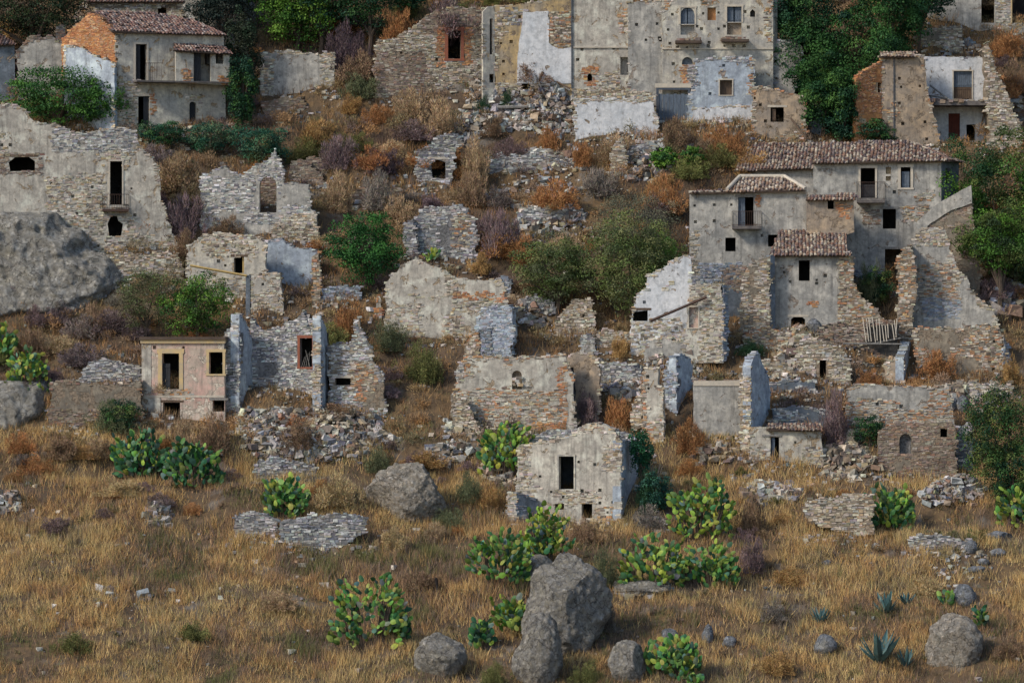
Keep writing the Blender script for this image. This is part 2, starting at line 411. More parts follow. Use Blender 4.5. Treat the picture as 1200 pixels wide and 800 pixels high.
class T:
    """one thing: an Empty at its base, walls and other parts below it"""
    def __init__(s, name, label, cat, anchor, yaw=0, group=None, back=0.0):
        A = G(*anchor) if not isinstance(anchor, Vector) else anchor
        if back: A = A + Vector((0, back, 0))
        s.loc = A.copy(); s.pl = Pl(A, yaw)
        o = bpy.data.objects.new(name, None); COL.objects.link(o)
        o.location = A; o['label'] = label; o['category'] = cat
        o.empty_display_size = .3
        if group: o['group'] = group
        s.o = o
    def wall(s, outline, mat='plaster_grey', holes=(), put=(), pal='warm', bare=0.25, stone=(), clean=(), t=0.55, pl=None, rag=0.07, seed=0, edge=0.14, size=1.0, hatch=None, name='wall', top=True, extend=0.0):
        pl = pl or s.pl
        out = [pl.uz(*q) for q in outline]
        if sum((out[i][0] * out[(i + 1) % len(out)][1] - out[(i + 1) % len(out)][0] * out[i][1]) for i in range(len(out))) < 0: out.reverse()
        if extend:
            zb = min(q[1] for q in out)
            out = [(u, z - extend) if z < zb + 0.6 else (u, z) for u, z in out]
        crisp = out
        out = ragged(out, rag) if rag else out
        hs = []
        for h in holes:
            hs.append([pl.uz(*q) for q in shape(h['s'])])
        plugs = []
        for (x, y) in put:
            u, z = pl.uz(x, y); k = random.uniform(.07, .12)
            hp = [(u - k, z - k), (u + k, z - k), (u + k, z + k), (u - k, z + k)]
            hs.append(hp); plugs.append(hp)
        loops = [out] + hs
        flat = [q for L in loops for q in L]
        tris = tessellate_polygon([[Vector((q[0], q[1], 0)) for q in L] for L in loops])
        n = len(flat)
        V = [pl.w(u, z, 0) - s.loc for u, z in flat] + [pl.w(u, z, -t) - s.loc for u, z in flat]
        F = [tuple(f) for f in tris] + [tuple(i + n for i in reversed(f)) for f in tris]
        b = 0
        for L in loops:
            k = len(L)
            F += [(b + i, b + (i + 1) % k, n + b + (i + 1) % k, n + b + i) for i in range(k)]
            b += k
        for hp in plugs:
            b = len(V); V += [pl.w(u, z, -0.28) - s.loc for u, z in hp]; F.append((b, b + 1, b + 2, b + 3))
        w = link(name, make_mesh(name, V, F, mat), s.o)
        # ---- masonry where the plaster has gone
        us = [q[0] for q in crisp]; zs = [q[1] for q in crisp]
        if abs(pl.yaw) < 40: FEET.append((pl, min(us), max(us), max(zs), t))
        u0, u1, z0, z1 = min(us), max(us), min(zs), max(zs)
        zg = float(height(*(pl.w((u0 + u1) / 2, 0).xy))) - 1.2
        U = []; Z = []; W = []; H = []
        z = max(z0, zg)
        while z < z1:
            hc = random.choice((.06, .07, .085, .10, .12, .15)) * size
            u = u0 - random.uniform(0, .3)
            while u < u1:
                wd = random.uniform(.11, .40) * size
                U.append(u + wd / 2); Z.append(z + hc / 2 + random.uniform(-.018, .018)); W.append(wd * random.uniform(.9, 1.04)); H.append(hc * random.uniform(.75, 1.1))
                u += wd
            z += hc
        U, Z, W, H = map(np.array, (U, Z, W, H))
        if len(U):
            ok = inpoly(U, Z, out)
            for h, hp in zip(list(holes), hs): ok &= ~(inpoly(U, Z, hp) | inpoly(U - W * .45, Z, hp) | inpoly(U + W * .45, Z, hp))
            for hp in hs[len(holes):]: ok &= ~(inpoly(U, Z, hp) | (segdist(U, Z, hp) < .07))
            m = fbm(U * .33 + seed * 3.7 + pl.A.x * .2, Z * .33 + seed * 1.3, 31, 4) < (bare * .62 + .19)
            if bare <= 0: m[:] = False
            if bare >= 1: m[:] = True
            if edge:
                topside = [q for q in crisp]
                ed = segdist(U, Z, topside) + .5 * (fbm(U, Z, 77) - .5)
                m |= ed < edge
            jx = .35 * (vnoise(U * 1.3, Z * 1.3, 5) - .5); jz = .35 * (vnoise(U * 1.3 + 40, Z * 1.3, 6) - .5)
            for cp in clean: m &= ~inpoly(U + jx, Z + jz, [pl.uz(*q) for q in shape(cp)])
            spal = np.zeros(len(U), int); pals = [pal]
            for sp in stone:
                pp = pal
                if isinstance(sp, dict): pp = sp['pal']; sp = sp['s']
                if pp not in pals: pals.append(pp)
                k = inpoly(U + jx, Z + jz, [pl.uz(*q) for q in shape(sp)])
                m |= k; spal[k] = pals.index(pp)
            ok &= m
            ok &= RNG.random(len(U)) > .03 + .22 * (vnoise(U * 1.1 + 9, Z * 1.6, 91) > .62)
            U, Z, W, H, spal = U[ok], Z[ok], W[ok], H[ok], spal[ok]
            n2 = len(U)
            cols = np.zeros((n2, 3))
            for i, pn in enumerate(pals):
                k = spal == i; cols[k] = srgb_jit(PAL[pn], int(k.sum()), .13) * (.78 + .5 * fbm(U[k] * .8, Z[k] * .8, 63)[:, None])
            pro = RNG.uniform(.002, .042, n2) * size * RNG.uniform(.4, 1.3, n2)
            parts = [box_cloud(pl, U, Z, W, H, np.full(n2, -.05), pro, cols)] if n2 else []
            # loose coping stones along the broken top
            if top and rag:
                tu = []; tz = []
                k = len(out)
                for i in range(k):
                    a, b2 = out[i], out[(i + 1) % k]
                    L = math.dist(a, b2)
                    if L < 1e-3: continue
                    ny = (a[0] - b2[0]) / L   # outward normal z for counter-clockwise outline
                    if ny > .25:
                        q = 0
                        while q < L:
                            if random.random() < .62:
                                tu.append(a[0] + (b2[0] - a[0]) * q / L); tz.append(a[1] + (b2[1] - a[1]) * q / L + random.uniform(-.05, .05))
                            q += random.uniform(.08, .34)
                tu = np.array(tu); tz = np.array(tz); k = len(tu)
                if k:
                    parts.append(box_cloud(pl, tu, tz, RNG.uniform(.08, .36, k), RNG.uniform(.04, .15, k), -t + RNG.uniform(-.04, .1, k), RNG.uniform(-.1, .06, k), srgb_jit(PAL[pal], k, .16), .04))
            if parts:
                off = 0; VV = []; FF = []; CC = []
                for v_, f_, c_ in parts: VV.append(v_); FF.append(f_ + off); CC.append(c_); off += len(v_)
                VV = np.concatenate(VV) - np.array(s.loc)
                link('masonry_stones', make_mesh('masonry_stones', VV, np.concatenate(FF), 'stone', np.concatenate(CC)), w, kind='stuff')
        # ---- what fills the openings
        for h, hp in zip(holes, hs):
            hu = [q[0] for q in hp]; hz = [q[1] for q in hp]
            a0, a1, b0, b1 = min(hu), max(hu), min(hz), max(hz)
            k = h.get('k', 'room')
            if k == 'room':
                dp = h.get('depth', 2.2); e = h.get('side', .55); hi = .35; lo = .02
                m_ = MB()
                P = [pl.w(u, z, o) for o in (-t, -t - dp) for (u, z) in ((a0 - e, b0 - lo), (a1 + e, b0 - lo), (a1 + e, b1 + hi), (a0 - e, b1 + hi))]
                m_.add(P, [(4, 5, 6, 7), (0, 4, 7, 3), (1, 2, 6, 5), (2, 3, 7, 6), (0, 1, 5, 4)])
                m_.build('room', h.get('mat', 'dark_masonry'), s.o, s.loc)  # box added behind the opening, its dark colour painting the shade inside
                PADS.append((pl.w(0, 0), pl.d.copy(), pl.n.copy(), a0 - e, a1 + e, -t - dp, .2, b0 - .15))
            elif k == 'rec':
                m_ = MB(); o = -h.get('depth', .25)
                m_.add([pl.w(u, z, o) for u, z in hp], [tuple(range(len(hp)))])
                m_.build(h.get('pname', 'blocking'), h.get('mat', 'mortar'), w, s.loc)
            if k == 'room' and 'frame' not in h and a1 - a0 > .7:
                m_ = MB(); g_ = .09
                m_.box8([pl.w(a0 - .22, b1 + .012, .022), pl.w(a1 + .22, b1 + .012, .022), pl.w(a1 + .22, b1 + .012, -.2), pl.w(a0 - .22, b1 + .012, -.2), pl.w(a0 - .2, b1 + .17, .03), pl.w(a1 + .24, b1 + .15, .03), pl.w(a1 + .24, b1 + .15, -.2), pl.w(a0 - .2, b1 + .17, -.2)])
                m_.build('lintel', random.choice(('wood_old', 'trim_pale', 'wood_grey')), w, s.loc)
            if 'frame' in h:
                f = h.get('fw', .16); pr = .05; m_ = MB()
                boxes = [(a0 - f, a0, b0, b1), (a1, a1 + f, b0, b1), (a0 - f * 1.25, a1 + f * 1.25, b1, b1 + f * 1.15)]
                if h.get('sill', True): boxes.append((a0 - f * 1.25, a1 + f * 1.25, b0 - f * .7, b0))
                for (p0, p1, q0, q1) in boxes:
                    m_.box8([pl.w(p0, q0, pr), pl.w(p1, q0, pr), pl.w(p1, q0, -.04), pl.w(p0, q0, -.04), pl.w(p0, q1, pr), pl.w(p1, q1, pr), pl.w(p1, q1, -.04), pl.w(p0, q1, -.04)])
                m_.build('window_frame' if (b1 - b0) < 1.9 else 'door_frame', h['frame'], w, s.loc)
            for (f0, f1, g0, g1, mt) in h.get('leaf', ()):
                # a shutter or door leaf filling part of the opening, boards with grooves
                L0 = a0 + (a1 - a0) * f0; L1 = a0 + (a1 - a0) * f1; M0 = b0 + (b1 - b0) * g0; M1 = b0 + (b1 - b0) * g1
                m_ = MB(); nb = max(2, int((L1 - L0) / .14))
                for q in range(nb):
                    c0 = L0 + (L1 - L0) * q / nb + .006; c1 = L0 + (L1 - L0) * (q + 1) / nb - .006
                    m_.box8([pl.w(c0, M0, -.14), pl.w(c1, M0, -.14), pl.w(c1, M0, -.18), pl.w(c0, M0, -.18), pl.w(c0, M1, -.14), pl.w(c1, M1, -.14), pl.w(c1, M1, -.18), pl.w(c0, M1, -.18)])
                for zz in (M0 + .12 * (M1 - M0), M1 - .15 * (M1 - M0)):
                    m_.box8([pl.w(L0, zz, -.115), pl.w(L1, zz, -.115), pl.w(L1, zz, -.14), pl.w(L0, zz, -.14), pl.w(L0, zz + .1, -.115), pl.w(L1, zz + .1, -.115), pl.w(L1, zz + .1, -.14), pl.w(L0, zz + .1, -.14)])
                m_.build('door' if g1 - g0 > .8 and (b1 - b0) > 1.9 else 'shutter', mt, w, s.loc)
        return w
    def side(s, px, py, right=True, pl=None, turn=90):
        """plane of the side wall that starts at the facade corner seen at px,py"""
        pl = pl or s.pl
        return Pl(pl.hit(px, py), pl.yaw + (turn if right else -turn))
    def bar(s, name, x0, y0, x1, y1, o0, o1, mat, pl=None, parent=None, col=None):
        pl = pl or s.pl
        u0, z1 = pl.uz(x0, y0); u1, z0 = pl.uz(x1, y1)
        m_ = MB()
        m_.box8([pl.w(u0, z0, o1), pl.w(u1, z0, o1), pl.w(u1, z0, o0), pl.w(u0, z0, o0), pl.w(u0, z1, o1), pl.w(u1, z1, o1), pl.w(u1, z1, o0), pl.w(u0, z1, o0)])
        return m_.build(name, mat, parent or s.o, s.loc)
    def balcony(s, x0, y0, x1, y1, dp=0.9, rail=None, pl=None, mat='slab', step=.13, gap=()):
        pl = pl or s.pl
        b = s.bar('balcony_slab', x0, y0, x1, y1, -.1, dp, mat, pl)
        if rail:
            u0, zt = pl.uz(x0 if len(rail) < 2 else rail[1], rail[0]); u1, zb = pl.uz(x1 if len(rail) < 2 else rail[2], y0)
            m_ = MB(); r = .022
            path = [(u0, .05), (u0, dp - .05), (u1, dp - .05), (u1, .05)]
            for (a, b2) in zip(path[:-1], path[1:]):
                for zz in (zt, zb + .08):
                    m_.tube(pl.w(a[0], zz, a[1]), pl.w(b2[0], zz, b2[1]), r, r, 4)
                L = math.dist(a, b2); k = max(1, int(L / step))
                for i in range(k + 1):
                    q = (a[0] + (b2[0] - a[0]) * i / k, a[1] + (b2[1] - a[1]) * i / k)
                    m_.tube(pl.w(q[0], zb, q[1]), pl.w(q[0], zt, q[1]), .014, .014, 4)
            m_.build('railing', 'rusty_iron', b, s.loc)
        return b
    def roof(s, pts, pal='tile', miss=0.03, base=True, tw=.24, tl=.42):
        """pts: world points of one planar slope, the first two along the eave from left to right"""
        P = [Vector(q) for q in pts]
        n = (P[1] - P[0]).cross(P[-1] - P[0]).normalized()
        if n.z < 0: n = -n
        a = Vector((n.y, -n.x, 0)).normalized()
        if a.dot(P[1] - P[0]) < 0: a = -a
        up = n.cross(a).normalized()
        if up.z < 0: up = -up
        P = [q - n * n.dot(q - P[0]) for q in P]
        Q = [((q - P[0]).dot(a), (q - P[0]).dot(up)) for q in P]
        if base:
            m_ = MB(); k = len(P)
            V = [q for q in P] + [q - n * .1 for q in P]
            m_.add(V, [tuple(range(k)), tuple(range(2 * k - 1, k - 1, -1))] + [(i, (i + 1) % k, k + (i + 1) % k, k + i) for i in range(k)])
            rf = m_.build('roof', 'roof_board', s.o, s.loc)
        a0 = min(q[0] for q in Q); a1 = max(q[0] for q in Q); b0 = min(q[1] for q in Q); b1 = max(q[1] for q in Q)
        V = []; F = []; C = []
        ang = np.linspace(0, math.pi, 4)
        pal_ = np.array(PAL[pal])
        x = a0
        while x < a1:
            y = b0 - .1
            while y < b1:
                if inpoly(np.array([x]), np.array([y + tl / 2]), Q)[0] and random.random() > miss:
                    jx = random.uniform(-.02, .02); sk = random.uniform(-.035, .035); lf = random.uniform(0, .035)
                    for lower in (0, 1):
                        if lower and random.random() < .15: continue
                        b = len(V)
                        cx = x + jx + (tw / 2 if lower else 0)
                        for (yy, r, hh, dx) in ((y - .04, tw * .36, .05 + lf, sk), (y + tl, tw * .29, .02, -sk)):
                            for t_ in ang:
                                q = P[0] + a * (cx + dx + r * math.cos(t_)) + up * yy + n * ((hh + r * math.sin(t_) * .8) if not lower else (.055 - r * math.sin(t_) * .5))
                                V.append(q)
                        F += [(b + i, b + i + 1, b + 5 + i, b + 4 + i) for i in range(3)]
                        if not lower: F.append((b, b + 3, b + 2, b + 1))
                        cc = pal_[random.randrange(len(pal_))] * random.uniform(.75, 1.25)
                        C += [cc] * (3 if lower else 4)
                y += tl * .82
            x += tw
        if V:
            if not base: rf = s.o
            o = link('roof_tiles', make_mesh('roof_tiles', [q - s.loc for q in V], F, 'roof_tile', np.clip(np.array(C), .01, .9)), rf, kind='stuff')
    def roof_px(s, eaveL, eaveR, ridge, over=.3, rise_back=3.0, pl=None, **kw):
        """eave corners on the wall plane pushed out by over; ridge points seen in the photo, the first one fixes the slope at rise_back behind the wall"""
        pl = pl or s.pl
        e = pl.out(over); A = e.hit(*eaveL); B = e.hit(*eaveR)
        bk = pl.out(-rise_back); R0 = bk.hit(*ridge[0])
        n = (B - A).cross(R0 - A).normalized()
        pts = [A, B]
        for q in ridge:
            r = rdir(*q); t_ = (A - CAM).dot(n) / r.dot(n); X = CAM + r * t_
            if (X - A).length > 40 or X.y < A.y - 2: X = bk.hit(*q)
            pts.append(X)
        s.roof(pts, **kw)
def beam(name, label, cat, a, b, r0, r1, mat, group=None, parent=None, n=5):
    m_ = MB(); a = Vector(a); b = Vector(b)
    m_.tube(a, b, r0, r1, n)
    o = link(name, None, parent) if 0 else m_.build(name, mat, parent, a)
    if parent is None:
        o.location = a; o['label'] = label; o['category'] = cat
        if group: o['group'] = group
    return o

# ================================================================== BUILDINGS AND WALLS
R = lambda x0, y0, x1, y1, **k: dict(s=(x0, y0, x1, y1), **k)
AR = lambda x0, y0, x1, y1, **k: dict(s=('arch', x0, y0, x1, y1), **k)

# ---- far left, upper: two-storey house under a broken roof
h = T('abandoned_house', 'two-storey house with sagging tiled roof, orange brick gable and rusty balconies, upper left', 'house', (137, 162), 18)
h.wall([(135, 36), (262, 40), (264, 100), (265, 172), (135, 185)], 'plaster_cream',
       [R(159, 52, 172, 94, frame='trim_pale', fw=.12, leaf=[(0, .45, 0, 1, 'shutter_dark')]),
        R(162, 113, 175, 152, leaf=[(.5, 1, 0, 1, 'shutter_dark')]),
        AR(222, 119, 230, 144, k='rec', depth=.3, mat='shutter_dark', pname='shutter')],
       put=[(137, 70), (137, 88), (137, 55)], pal='warm', bare=.2, stone=[(135, 92, 165, 150), dict(s=(176, 108, 183, 135), pal='brick')],
       clean=[(180, 40, 262, 57), (235, 104, 264, 150), (192, 110, 220, 150)], rag=0, top=False)
gp = Pl(h.pl.hit(135, 100), -32)
h.wall([(72, 46), (104, 16), (110, 16), (135, 36), (135, 175), (75, 175)], 'brickwork', pl=gp, pal='brick', bare=.45, size=.8, edge=.1, rag=.04,
       stone=[dict(s=('poly', [(72, 46), (104, 16), (135, 38), (133, 74), (110, 62), (85, 55)]), pal='brick')], clean=[])
h.wall([(75, 53), (95, 56), (112, 66), (134, 76), (134, 172), (74, 172)], 'plaster_blue_and_shade', pl=gp.out(.35), pal='warm', bare=.1, t=.3, clean=[(78, 56, 134, 110)], rag=.05)
h.roof_px((131, 37), (265, 41), [(222, 22), (176, 15), (108, 14)], over=.35, rise_back=3.2, pal='tile_dark', miss=.1)
lg = h.pl.out(1.0)
h.wall([(206, 57), (269, 61), (269, 100), (206, 97)], 'plaster_pale', [R(227, 61, 247, 97, leaf=[(.05, .45, 0, 1, 'shutter_dark')]), R(253, 63, 262, 75)], pl=lg, t=.22, rag=0, top=False,
       stone=[dict(s=(213, 80, 228, 97), pal='brick'), dict(s=(254, 90, 269, 99), pal='brick')], bare=.05, edge=0)
E = lg.out(.3); W_ = h.pl.out(.02)
h.roof([E.hit(203, 59), E.hit(271, 63), W_.hit(262, 52), W_.hit(204, 51)], pal='tile_dark', miss=.08)
h.balcony(156, 95, 271, 99, 1.15, rail=None)
m_ = MB(); pq = h.pl
for px in np.arange(172, 190, 2.2): m_.tube(pq.out(1.05).hit(px, 74), pq.out(1.05).hit(px, 95), .018, .018, 4)
m_.tube(pq.out(1.05).hit(170, 74), pq.out(1.05).hit(191, 74), .025, .025, 4)
m_.build('railing', 'rusty_iron', h.o, h.loc)

t = T('ruined_wall', 'grey broken house wall with mossy top left of the orange brick gable', 'wall', (45, 115), 4)
t.wall([(19, 60), (27, 52), (33, 45), (62, 43), (68, 48), (78, 58), (90, 72), (90, 140), (19, 140)], 'plaster_grey', pal='brown', bare=.35, clean=[(22, 62, 50, 110)], rag=.12)
t = T('chimney', 'small square stone chimney rising left of the orange brick gable', 'chimney', (69, 112), 8)
t.wall([(66, 31), (76, 29), (77, 112), (66, 112)], 'mortar_grey', pal='brown', bare=.9, t=.7, rag=.03)
t = T('abandoned_house', 'blue-grey plastered house end with a sliver of tiled roof at the left edge', 'house', (8, 122), 6)
t.wall([(-40, 52), (17, 51), (18, 140), (-40, 140)], 'plaster_slate', bare=.03, edge=0, rag=0, top=False)
t.roof_px((-40, 54), (18, 52), [(-3, 38), (-40, 38)], over=.3, rise_back=3.0, pal='tile_dark')
t = T('ruined_wall', 'pale stone wall top edge standing behind the sagging roof, upper left corner', 'wall', (150, 60), 0, back=2.5)
t.wall([(85, 20), (90, 8), (100, 2), (103, -25), (217, -25), (216, 18), (214, 60), (85, 60)], 'mortar', [R(185, 9, 195, 17, depth=1.2)], pal='warm', bare=.9, rag=.12, edge=.3)
t.roof_px((100, 2), (217, 2), [(200, -18), (110, -18)], over=.3, rise_back=3.0, pal='tile_dark')

# ---- left: long plastered wall falling in steps
t = T('ruined_house', 'tall cream and grey broken facade with rusty balcony and slanting right edge, far left', 'house', (110, 300), 5)
t.wall([(-30, 122), (8, 122), (22, 125), (33, 132), (40, 142), (58, 146), (85, 155), (97, 157), (118, 150), (146, 149), (159, 153), (165, 172), (184, 192), (188, 214), (193, 246), (199, 262), (208, 288), (208, 345), (-30, 345)],
       'plaster_pale', [R(129, 189, 143, 240, frame='trim_pale', fw=.1, sill=False), dict(s=('poly', [(10, 190), (18, 184), (34, 184), (41, 189), (41, 200), (12, 201)]), depth=3),
                        dict(s=('poly', [(126, 262), (130, 253), (137, 253), (139, 259), (144, 262), (142, 277), (128, 277)]), depth=1.6)],
       put=[(108, 219), (85, 230), (154, 221), (158, 252), (12, 170), (2, 170), (60, 215), (90, 250), (150, 289), (115, 288), (125, 301)],
       pal='warm', bare=.34, stone=[(55, 205, 125, 330), (100, 278, 205, 345), (112, 160, 130, 190), (140, 175, 150, 195), ('poly', [(130, 240), (160, 255), (160, 290), (120, 290)]), dict(s=(60, 150, 160, 178), pal='grey'), dict(s=(0, 180, 50, 205), pal='brown')],
       clean=[(70, 184, 118, 212), ('poly', [(150, 185), (178, 192), (190, 270), (152, 272)]), (5, 135, 38, 182)], rag=.12)
t.balcony(120, 245, 151, 248, .55, rail=(228,), mat='rusty_iron', step=.16)
t = T('garden_terrace', 'sunken brown grassy recess walled below the dark arch at the left edge', 'terrace', (20, 262), 3)
t.wall([(-20, 200), (54, 204), (54, 268), (-20, 268)], 'mortar', pal='brown', bare=.5, rag=.1, t=.4)

# ---- arched window wall
t = T('ruined_wall', 'stone wall with one tall arched window and a broken pinkish right end', 'wall', (300, 278), -4)
t.wall([(236, 206), (250, 200), (262, 195), (275, 203), (286, 205), (298, 196), (316, 186), (322, 175), (329, 186), (332, 214), (337, 216), (362, 216), (364, 245), (371, 250), (373, 290), (236, 290)],
       'plaster_grey', [AR(304, 207, 324, 249, k='out')], pal='grey', bare=.5, stone=[(238, 205, 298, 250), dict(s=(318, 250, 373, 280), pal='warm'), (285, 240, 325, 262)],
       clean=[(326, 216, 361, 240), (298, 195, 304, 250)], rag=.1)
t.wall([(296, 200), (330, 195), (330, 262), (296, 262)], 'mortar', pl=t.pl.out(-2.4), pal='brown', bare=.7, t=.4)
t = T('ruined_wall', 'low brown stone remnant with vines just right of the arched window wall', 'wall', (352, 218), 0)
t.wall([(340, 196), (352, 186), (362, 192), (378, 205), (384, 240), (340, 240)], 'mortar', pal='brown', bare=.9)

# ---- house below the arched window
t = T('ruined_house', 'roofless house interior with curved blue-white plaster wall and pale stone left wall', 'house', (335, 370), -6)
bk = t.pl.out(-3.0)
t.wall([(296, 285), (330, 280), (345, 290), (368, 292), (375, 300), (376, 375), (296, 375)], 'plaster_blue_and_shade', pl=bk, pal='grey', bare=.06, clean=[(300, 288, 366, 372)], rag=.06)
t.wall([(219, 290), (240, 275), (258, 272), (275, 275), (300, 278), (312, 284), (312, 360), (270, 360), (222, 345)], 'plaster_cream', [R(274, 301, 286, 320, depth=1.4, leaf=[(.8, 1, 0, 1, 'wood_straw')])], pl=t.pl.out(-1.0), put=[(264, 311), (256, 306)],
       pal='warm', bare=.35, stone=[(240, 280, 300, 302), (225, 325, 290, 345)], clean=[(222, 295, 262, 322)], rag=.1)
t.wall([(293, 321), (328, 320), (331, 352), (336, 386), (337, 400), (293, 400)], 'plaster_pale', pl=t.pl, put=[(308, 333), (320, 371)], pal='warm', bare=.45, stone=[(296, 345, 336, 386)], rag=.07)
t.wall([(288, 325), (293, 321), (293, 400), (288, 400)], 'plaster_slate', pl=t.pl.out(.06), t=.3, rag=0, bare=0, edge=0, top=False)
t.wall([(366, 300), (374, 296), (377, 352), (377, 372), (367, 372)], 'mortar', pl=t.pl.out(-.6), pal='mixed', bare=1)
t.bar('floor_slab', 331, 363, 367, 367, -1.6, -.3, 'slab')
t = T('ruined_wall', 'small crumbled stone wall below the blue-white curved plaster, brick jamb at left', 'wall', (352, 386), -6)
t.wall([(335, 372), (344, 384), (350, 372), (356, 364), (363, 376), (368, 380), (368, 395), (335, 395)], 'mortar_grey', pal='grey', bare=.9)
a = bk.out(2.6)
beam('wooden_beam', 'long straw-coloured beam fallen against the pale wall left of the small blue window', 'beam', a.out(.5).hit(223, 311), a.out(.5).hit(289, 323), .09, .09, 'wood_straw')

# ---- pink house
t = T('ruined_house', 'small two-storey house with faded pink plaster and yellow window surrounds', 'house', (215, 494), -7)
t.wall([(166, 397), (262, 397), (264, 505), (166, 515)], 'plaster_pink',
       [R(190, 414, 210, 456, frame='trim_yellow', fw=.26, sill=False, leaf=[(.02, .45, .0, .72, 'shutter_dark')]), R(245, 412.5, 261, 438, frame='trim_yellow', fw=.17),
        R(191, 471.5, 211, 492), R(249, 469, 263, 482)], put=[(181, 407), (215, 407)],
       pal='mixed', bare=.08, stone=[dict(s=(168, 484, 190, 500), pal='brick'), (185, 457, 225, 466)], clean=[(214, 405, 243, 458)], rag=0, top=False, edge=.0)
t.bar('cornice', 165, 398, 264, 402, -.3, .14, 'trim_yellow')
t.bar('plaster_band', 166.5, 463, 263, 465.5, 0, .03, 'trim_pale')
t.bar('roof_ledge', 164, 394.5, 265, 398, -2.5, .25, 'roof_board')
t.wall([(166, 404), (177, 404), (177, 461), (166, 461)], 'plaster_pale', pl=t.pl.out(.03), t=.1, rag=0, bare=0, edge=0, top=False)
t.wall([(166, 466), (188, 466), (188, 512), (166, 515)], 'plaster_pale', pl=t.pl.out(.05), t=.1, rag=0, bare=0, edge=0, top=False)
sd_ = t.side(262, 450)
t = T('ruined_wall', 'pointed stone gable end with smooth blue-shaded side beside the pink house', 'wall', (272, 486), -20)
t.wall([(263, 392), (271, 382), (280, 368), (281, 500), (263, 500)], 'mortar_grey', pal='grey', bare=1, t=.6, rag=.07)
sp = t.side(280.5, 430)
t.wall([(280.5, 368), (288, 378), (293, 392), (297, 405), (297, 470), (296, 505), (280.5, 505)], 'plaster_blue_and_shade', pl=sp, pal='blue', bare=.03, t=.6, rag=.06, edge=.06)  # blue shade of the gable side put into its plaster colour

# ---- stone house with brick framed window
t = T('ruined_house', 'roofless dark stone house with red brick framed window and barred opening', 'house', (330, 478), -12)
fr = t.pl.out(-1.6)
t.wall([(294, 372), (306, 386), (330, 386), (334, 380), (352, 372), (356, 366), (360, 384), (369, 382), (370, 490), (294, 490)], 'mortar_grey', [R(351.5, 396, 366, 430, k='room', depth=1.6, frame='trim_brick', fw=.16)], pl=fr,
       pal='grey', bare=.95, clean=[(300, 424, 325, 438)], put=[(320, 372)], rag=.1)
m_ = MB()
for k in range(5): m_.tube(fr.hit(353 + k * 2.6, 431), fr.hit(357 + (k * 37 % 7), 418 - k * 2), .02, .015, 4)
m_.build('window_bars', 'wood_grey', t.o, t.loc)
t.wall([(367, 376), (371, 368), (374, 380), (377, 500), (368, 500)], 'mortar', pal='warm', bare=1, pl=t.pl, t=.55)
sp = t.side(376, 430)
t.wall([(376, 370), (382, 385), (385, 410), (384.5, 440), (385, 495), (376, 500)], 'plaster_blue_and_shade', pl=sp, pal='blue', bare=.04, rag=.06, edge=.05)  # pillar flank painted bluish where it turns from the sun
t = T('ruined_wall', 'stepped stone wall descending to the right of the blue-sided pillar, brick patches', 'wall', (430, 485), -5)
t.wall([(386, 405), (400, 400), (412, 402), (416, 388), (417, 375), (421, 372), (424, 388), (431, 400), (437, 412), (436, 422), (442, 430), (450, 440), (452, 500), (386, 500)], 'mortar',
       [R(393, 443, 411, 451, depth=.8)], pal='grey', bare=1, stone=[dict(s=(410, 425, 440, 460), pal='mixed'), dict(s=('poly', [(418, 445), (426, 445), (426, 470), (418, 470)]), pal='brick')], clean=[(427, 448, 450, 480)], rag=.12)
t = T('ruined_wall', 'short yellowish door jamb stub at the left edge of the pale middle ruin', 'wall', (443, 372), 0)
t.wall([(440, 350), (444, 345), (447, 352), (447, 380), (440, 380)], 'plaster_cream', pal='brick', bare=.2, t=.4)

# ---- middle ruins
t = T('ruined_wall', 'pale plastered ruin wall with brick course and cactus on its rounded top', 'wall', (500, 398), -5)
t.wall([(452, 332), (458, 320), (468, 314), (482, 305), (498, 308), (512, 312), (522, 316), (532, 324), (555, 328), (580, 328), (593, 338), (594, 355), (597, 362), (597, 400), (545, 412), (452, 410)], 'plaster_pale',
       pal='warm', bare=.3, stone=[(522, 318, 535, 350), dict(s=(530, 343, 594, 352), pal='brick'), (528, 352, 598, 368), (480, 346, 522, 350), (452, 358, 495, 400), (520, 370, 545, 400)],
       clean=[(478, 312, 520, 345), (483, 351, 521, 380), (536, 330, 578, 342), (498, 380, 520, 384)], rag=.1)
t = T('ruined_wall', 'blue-grey stone corner block in shade right of the pale middle ruin', 'wall', (580, 424), -18)
t.wall([(558, 372), (565, 362), (578, 358), (600, 360), (600, 440), (558, 440)], 'plaster_blue_and_shade', pal='blue', bare=.75, t=.8, rag=.1)
t = T('ruined_wall', 'small leaning stump of blue stone above the brick-coursed wall', 'wall', (591, 345), -8)
t.wall([(581, 328), (590, 322), (600, 330), (598, 350), (582, 350)], 'mortar_grey', pal='blue', bare=1, t=.8)
t = T('ruined_wall', 'long grey plastered wall with small arched niche filled by stones, picture centre', 'wall', (600, 503), -4)
t.wall([(529, 462), (534, 452), (545, 440), (545, 420), (560, 416), (580, 419), (605, 419), (625, 417), (650, 416), (662, 415), (664, 430), (672, 440), (675, 512), (529, 515)], 'plaster_pale',
       [AR(600, 434, 611.5, 456, k='rec', depth=.3, mat='mortar', pname='niche_filling')], pal='mixed', bare=.2, stone=[(529, 457, 664, 500), dict(s=(655, 430, 664, 500), pal='brick'), (590, 452, 620, 470), dict(s=(622, 494, 660, 503), pal='brick'), dict(s=(592, 417, 602, 433), pal='mixed')],
       clean=[(558, 424, 598, 454), (614, 424, 652, 454)], rag=.09)
m_ = MB()
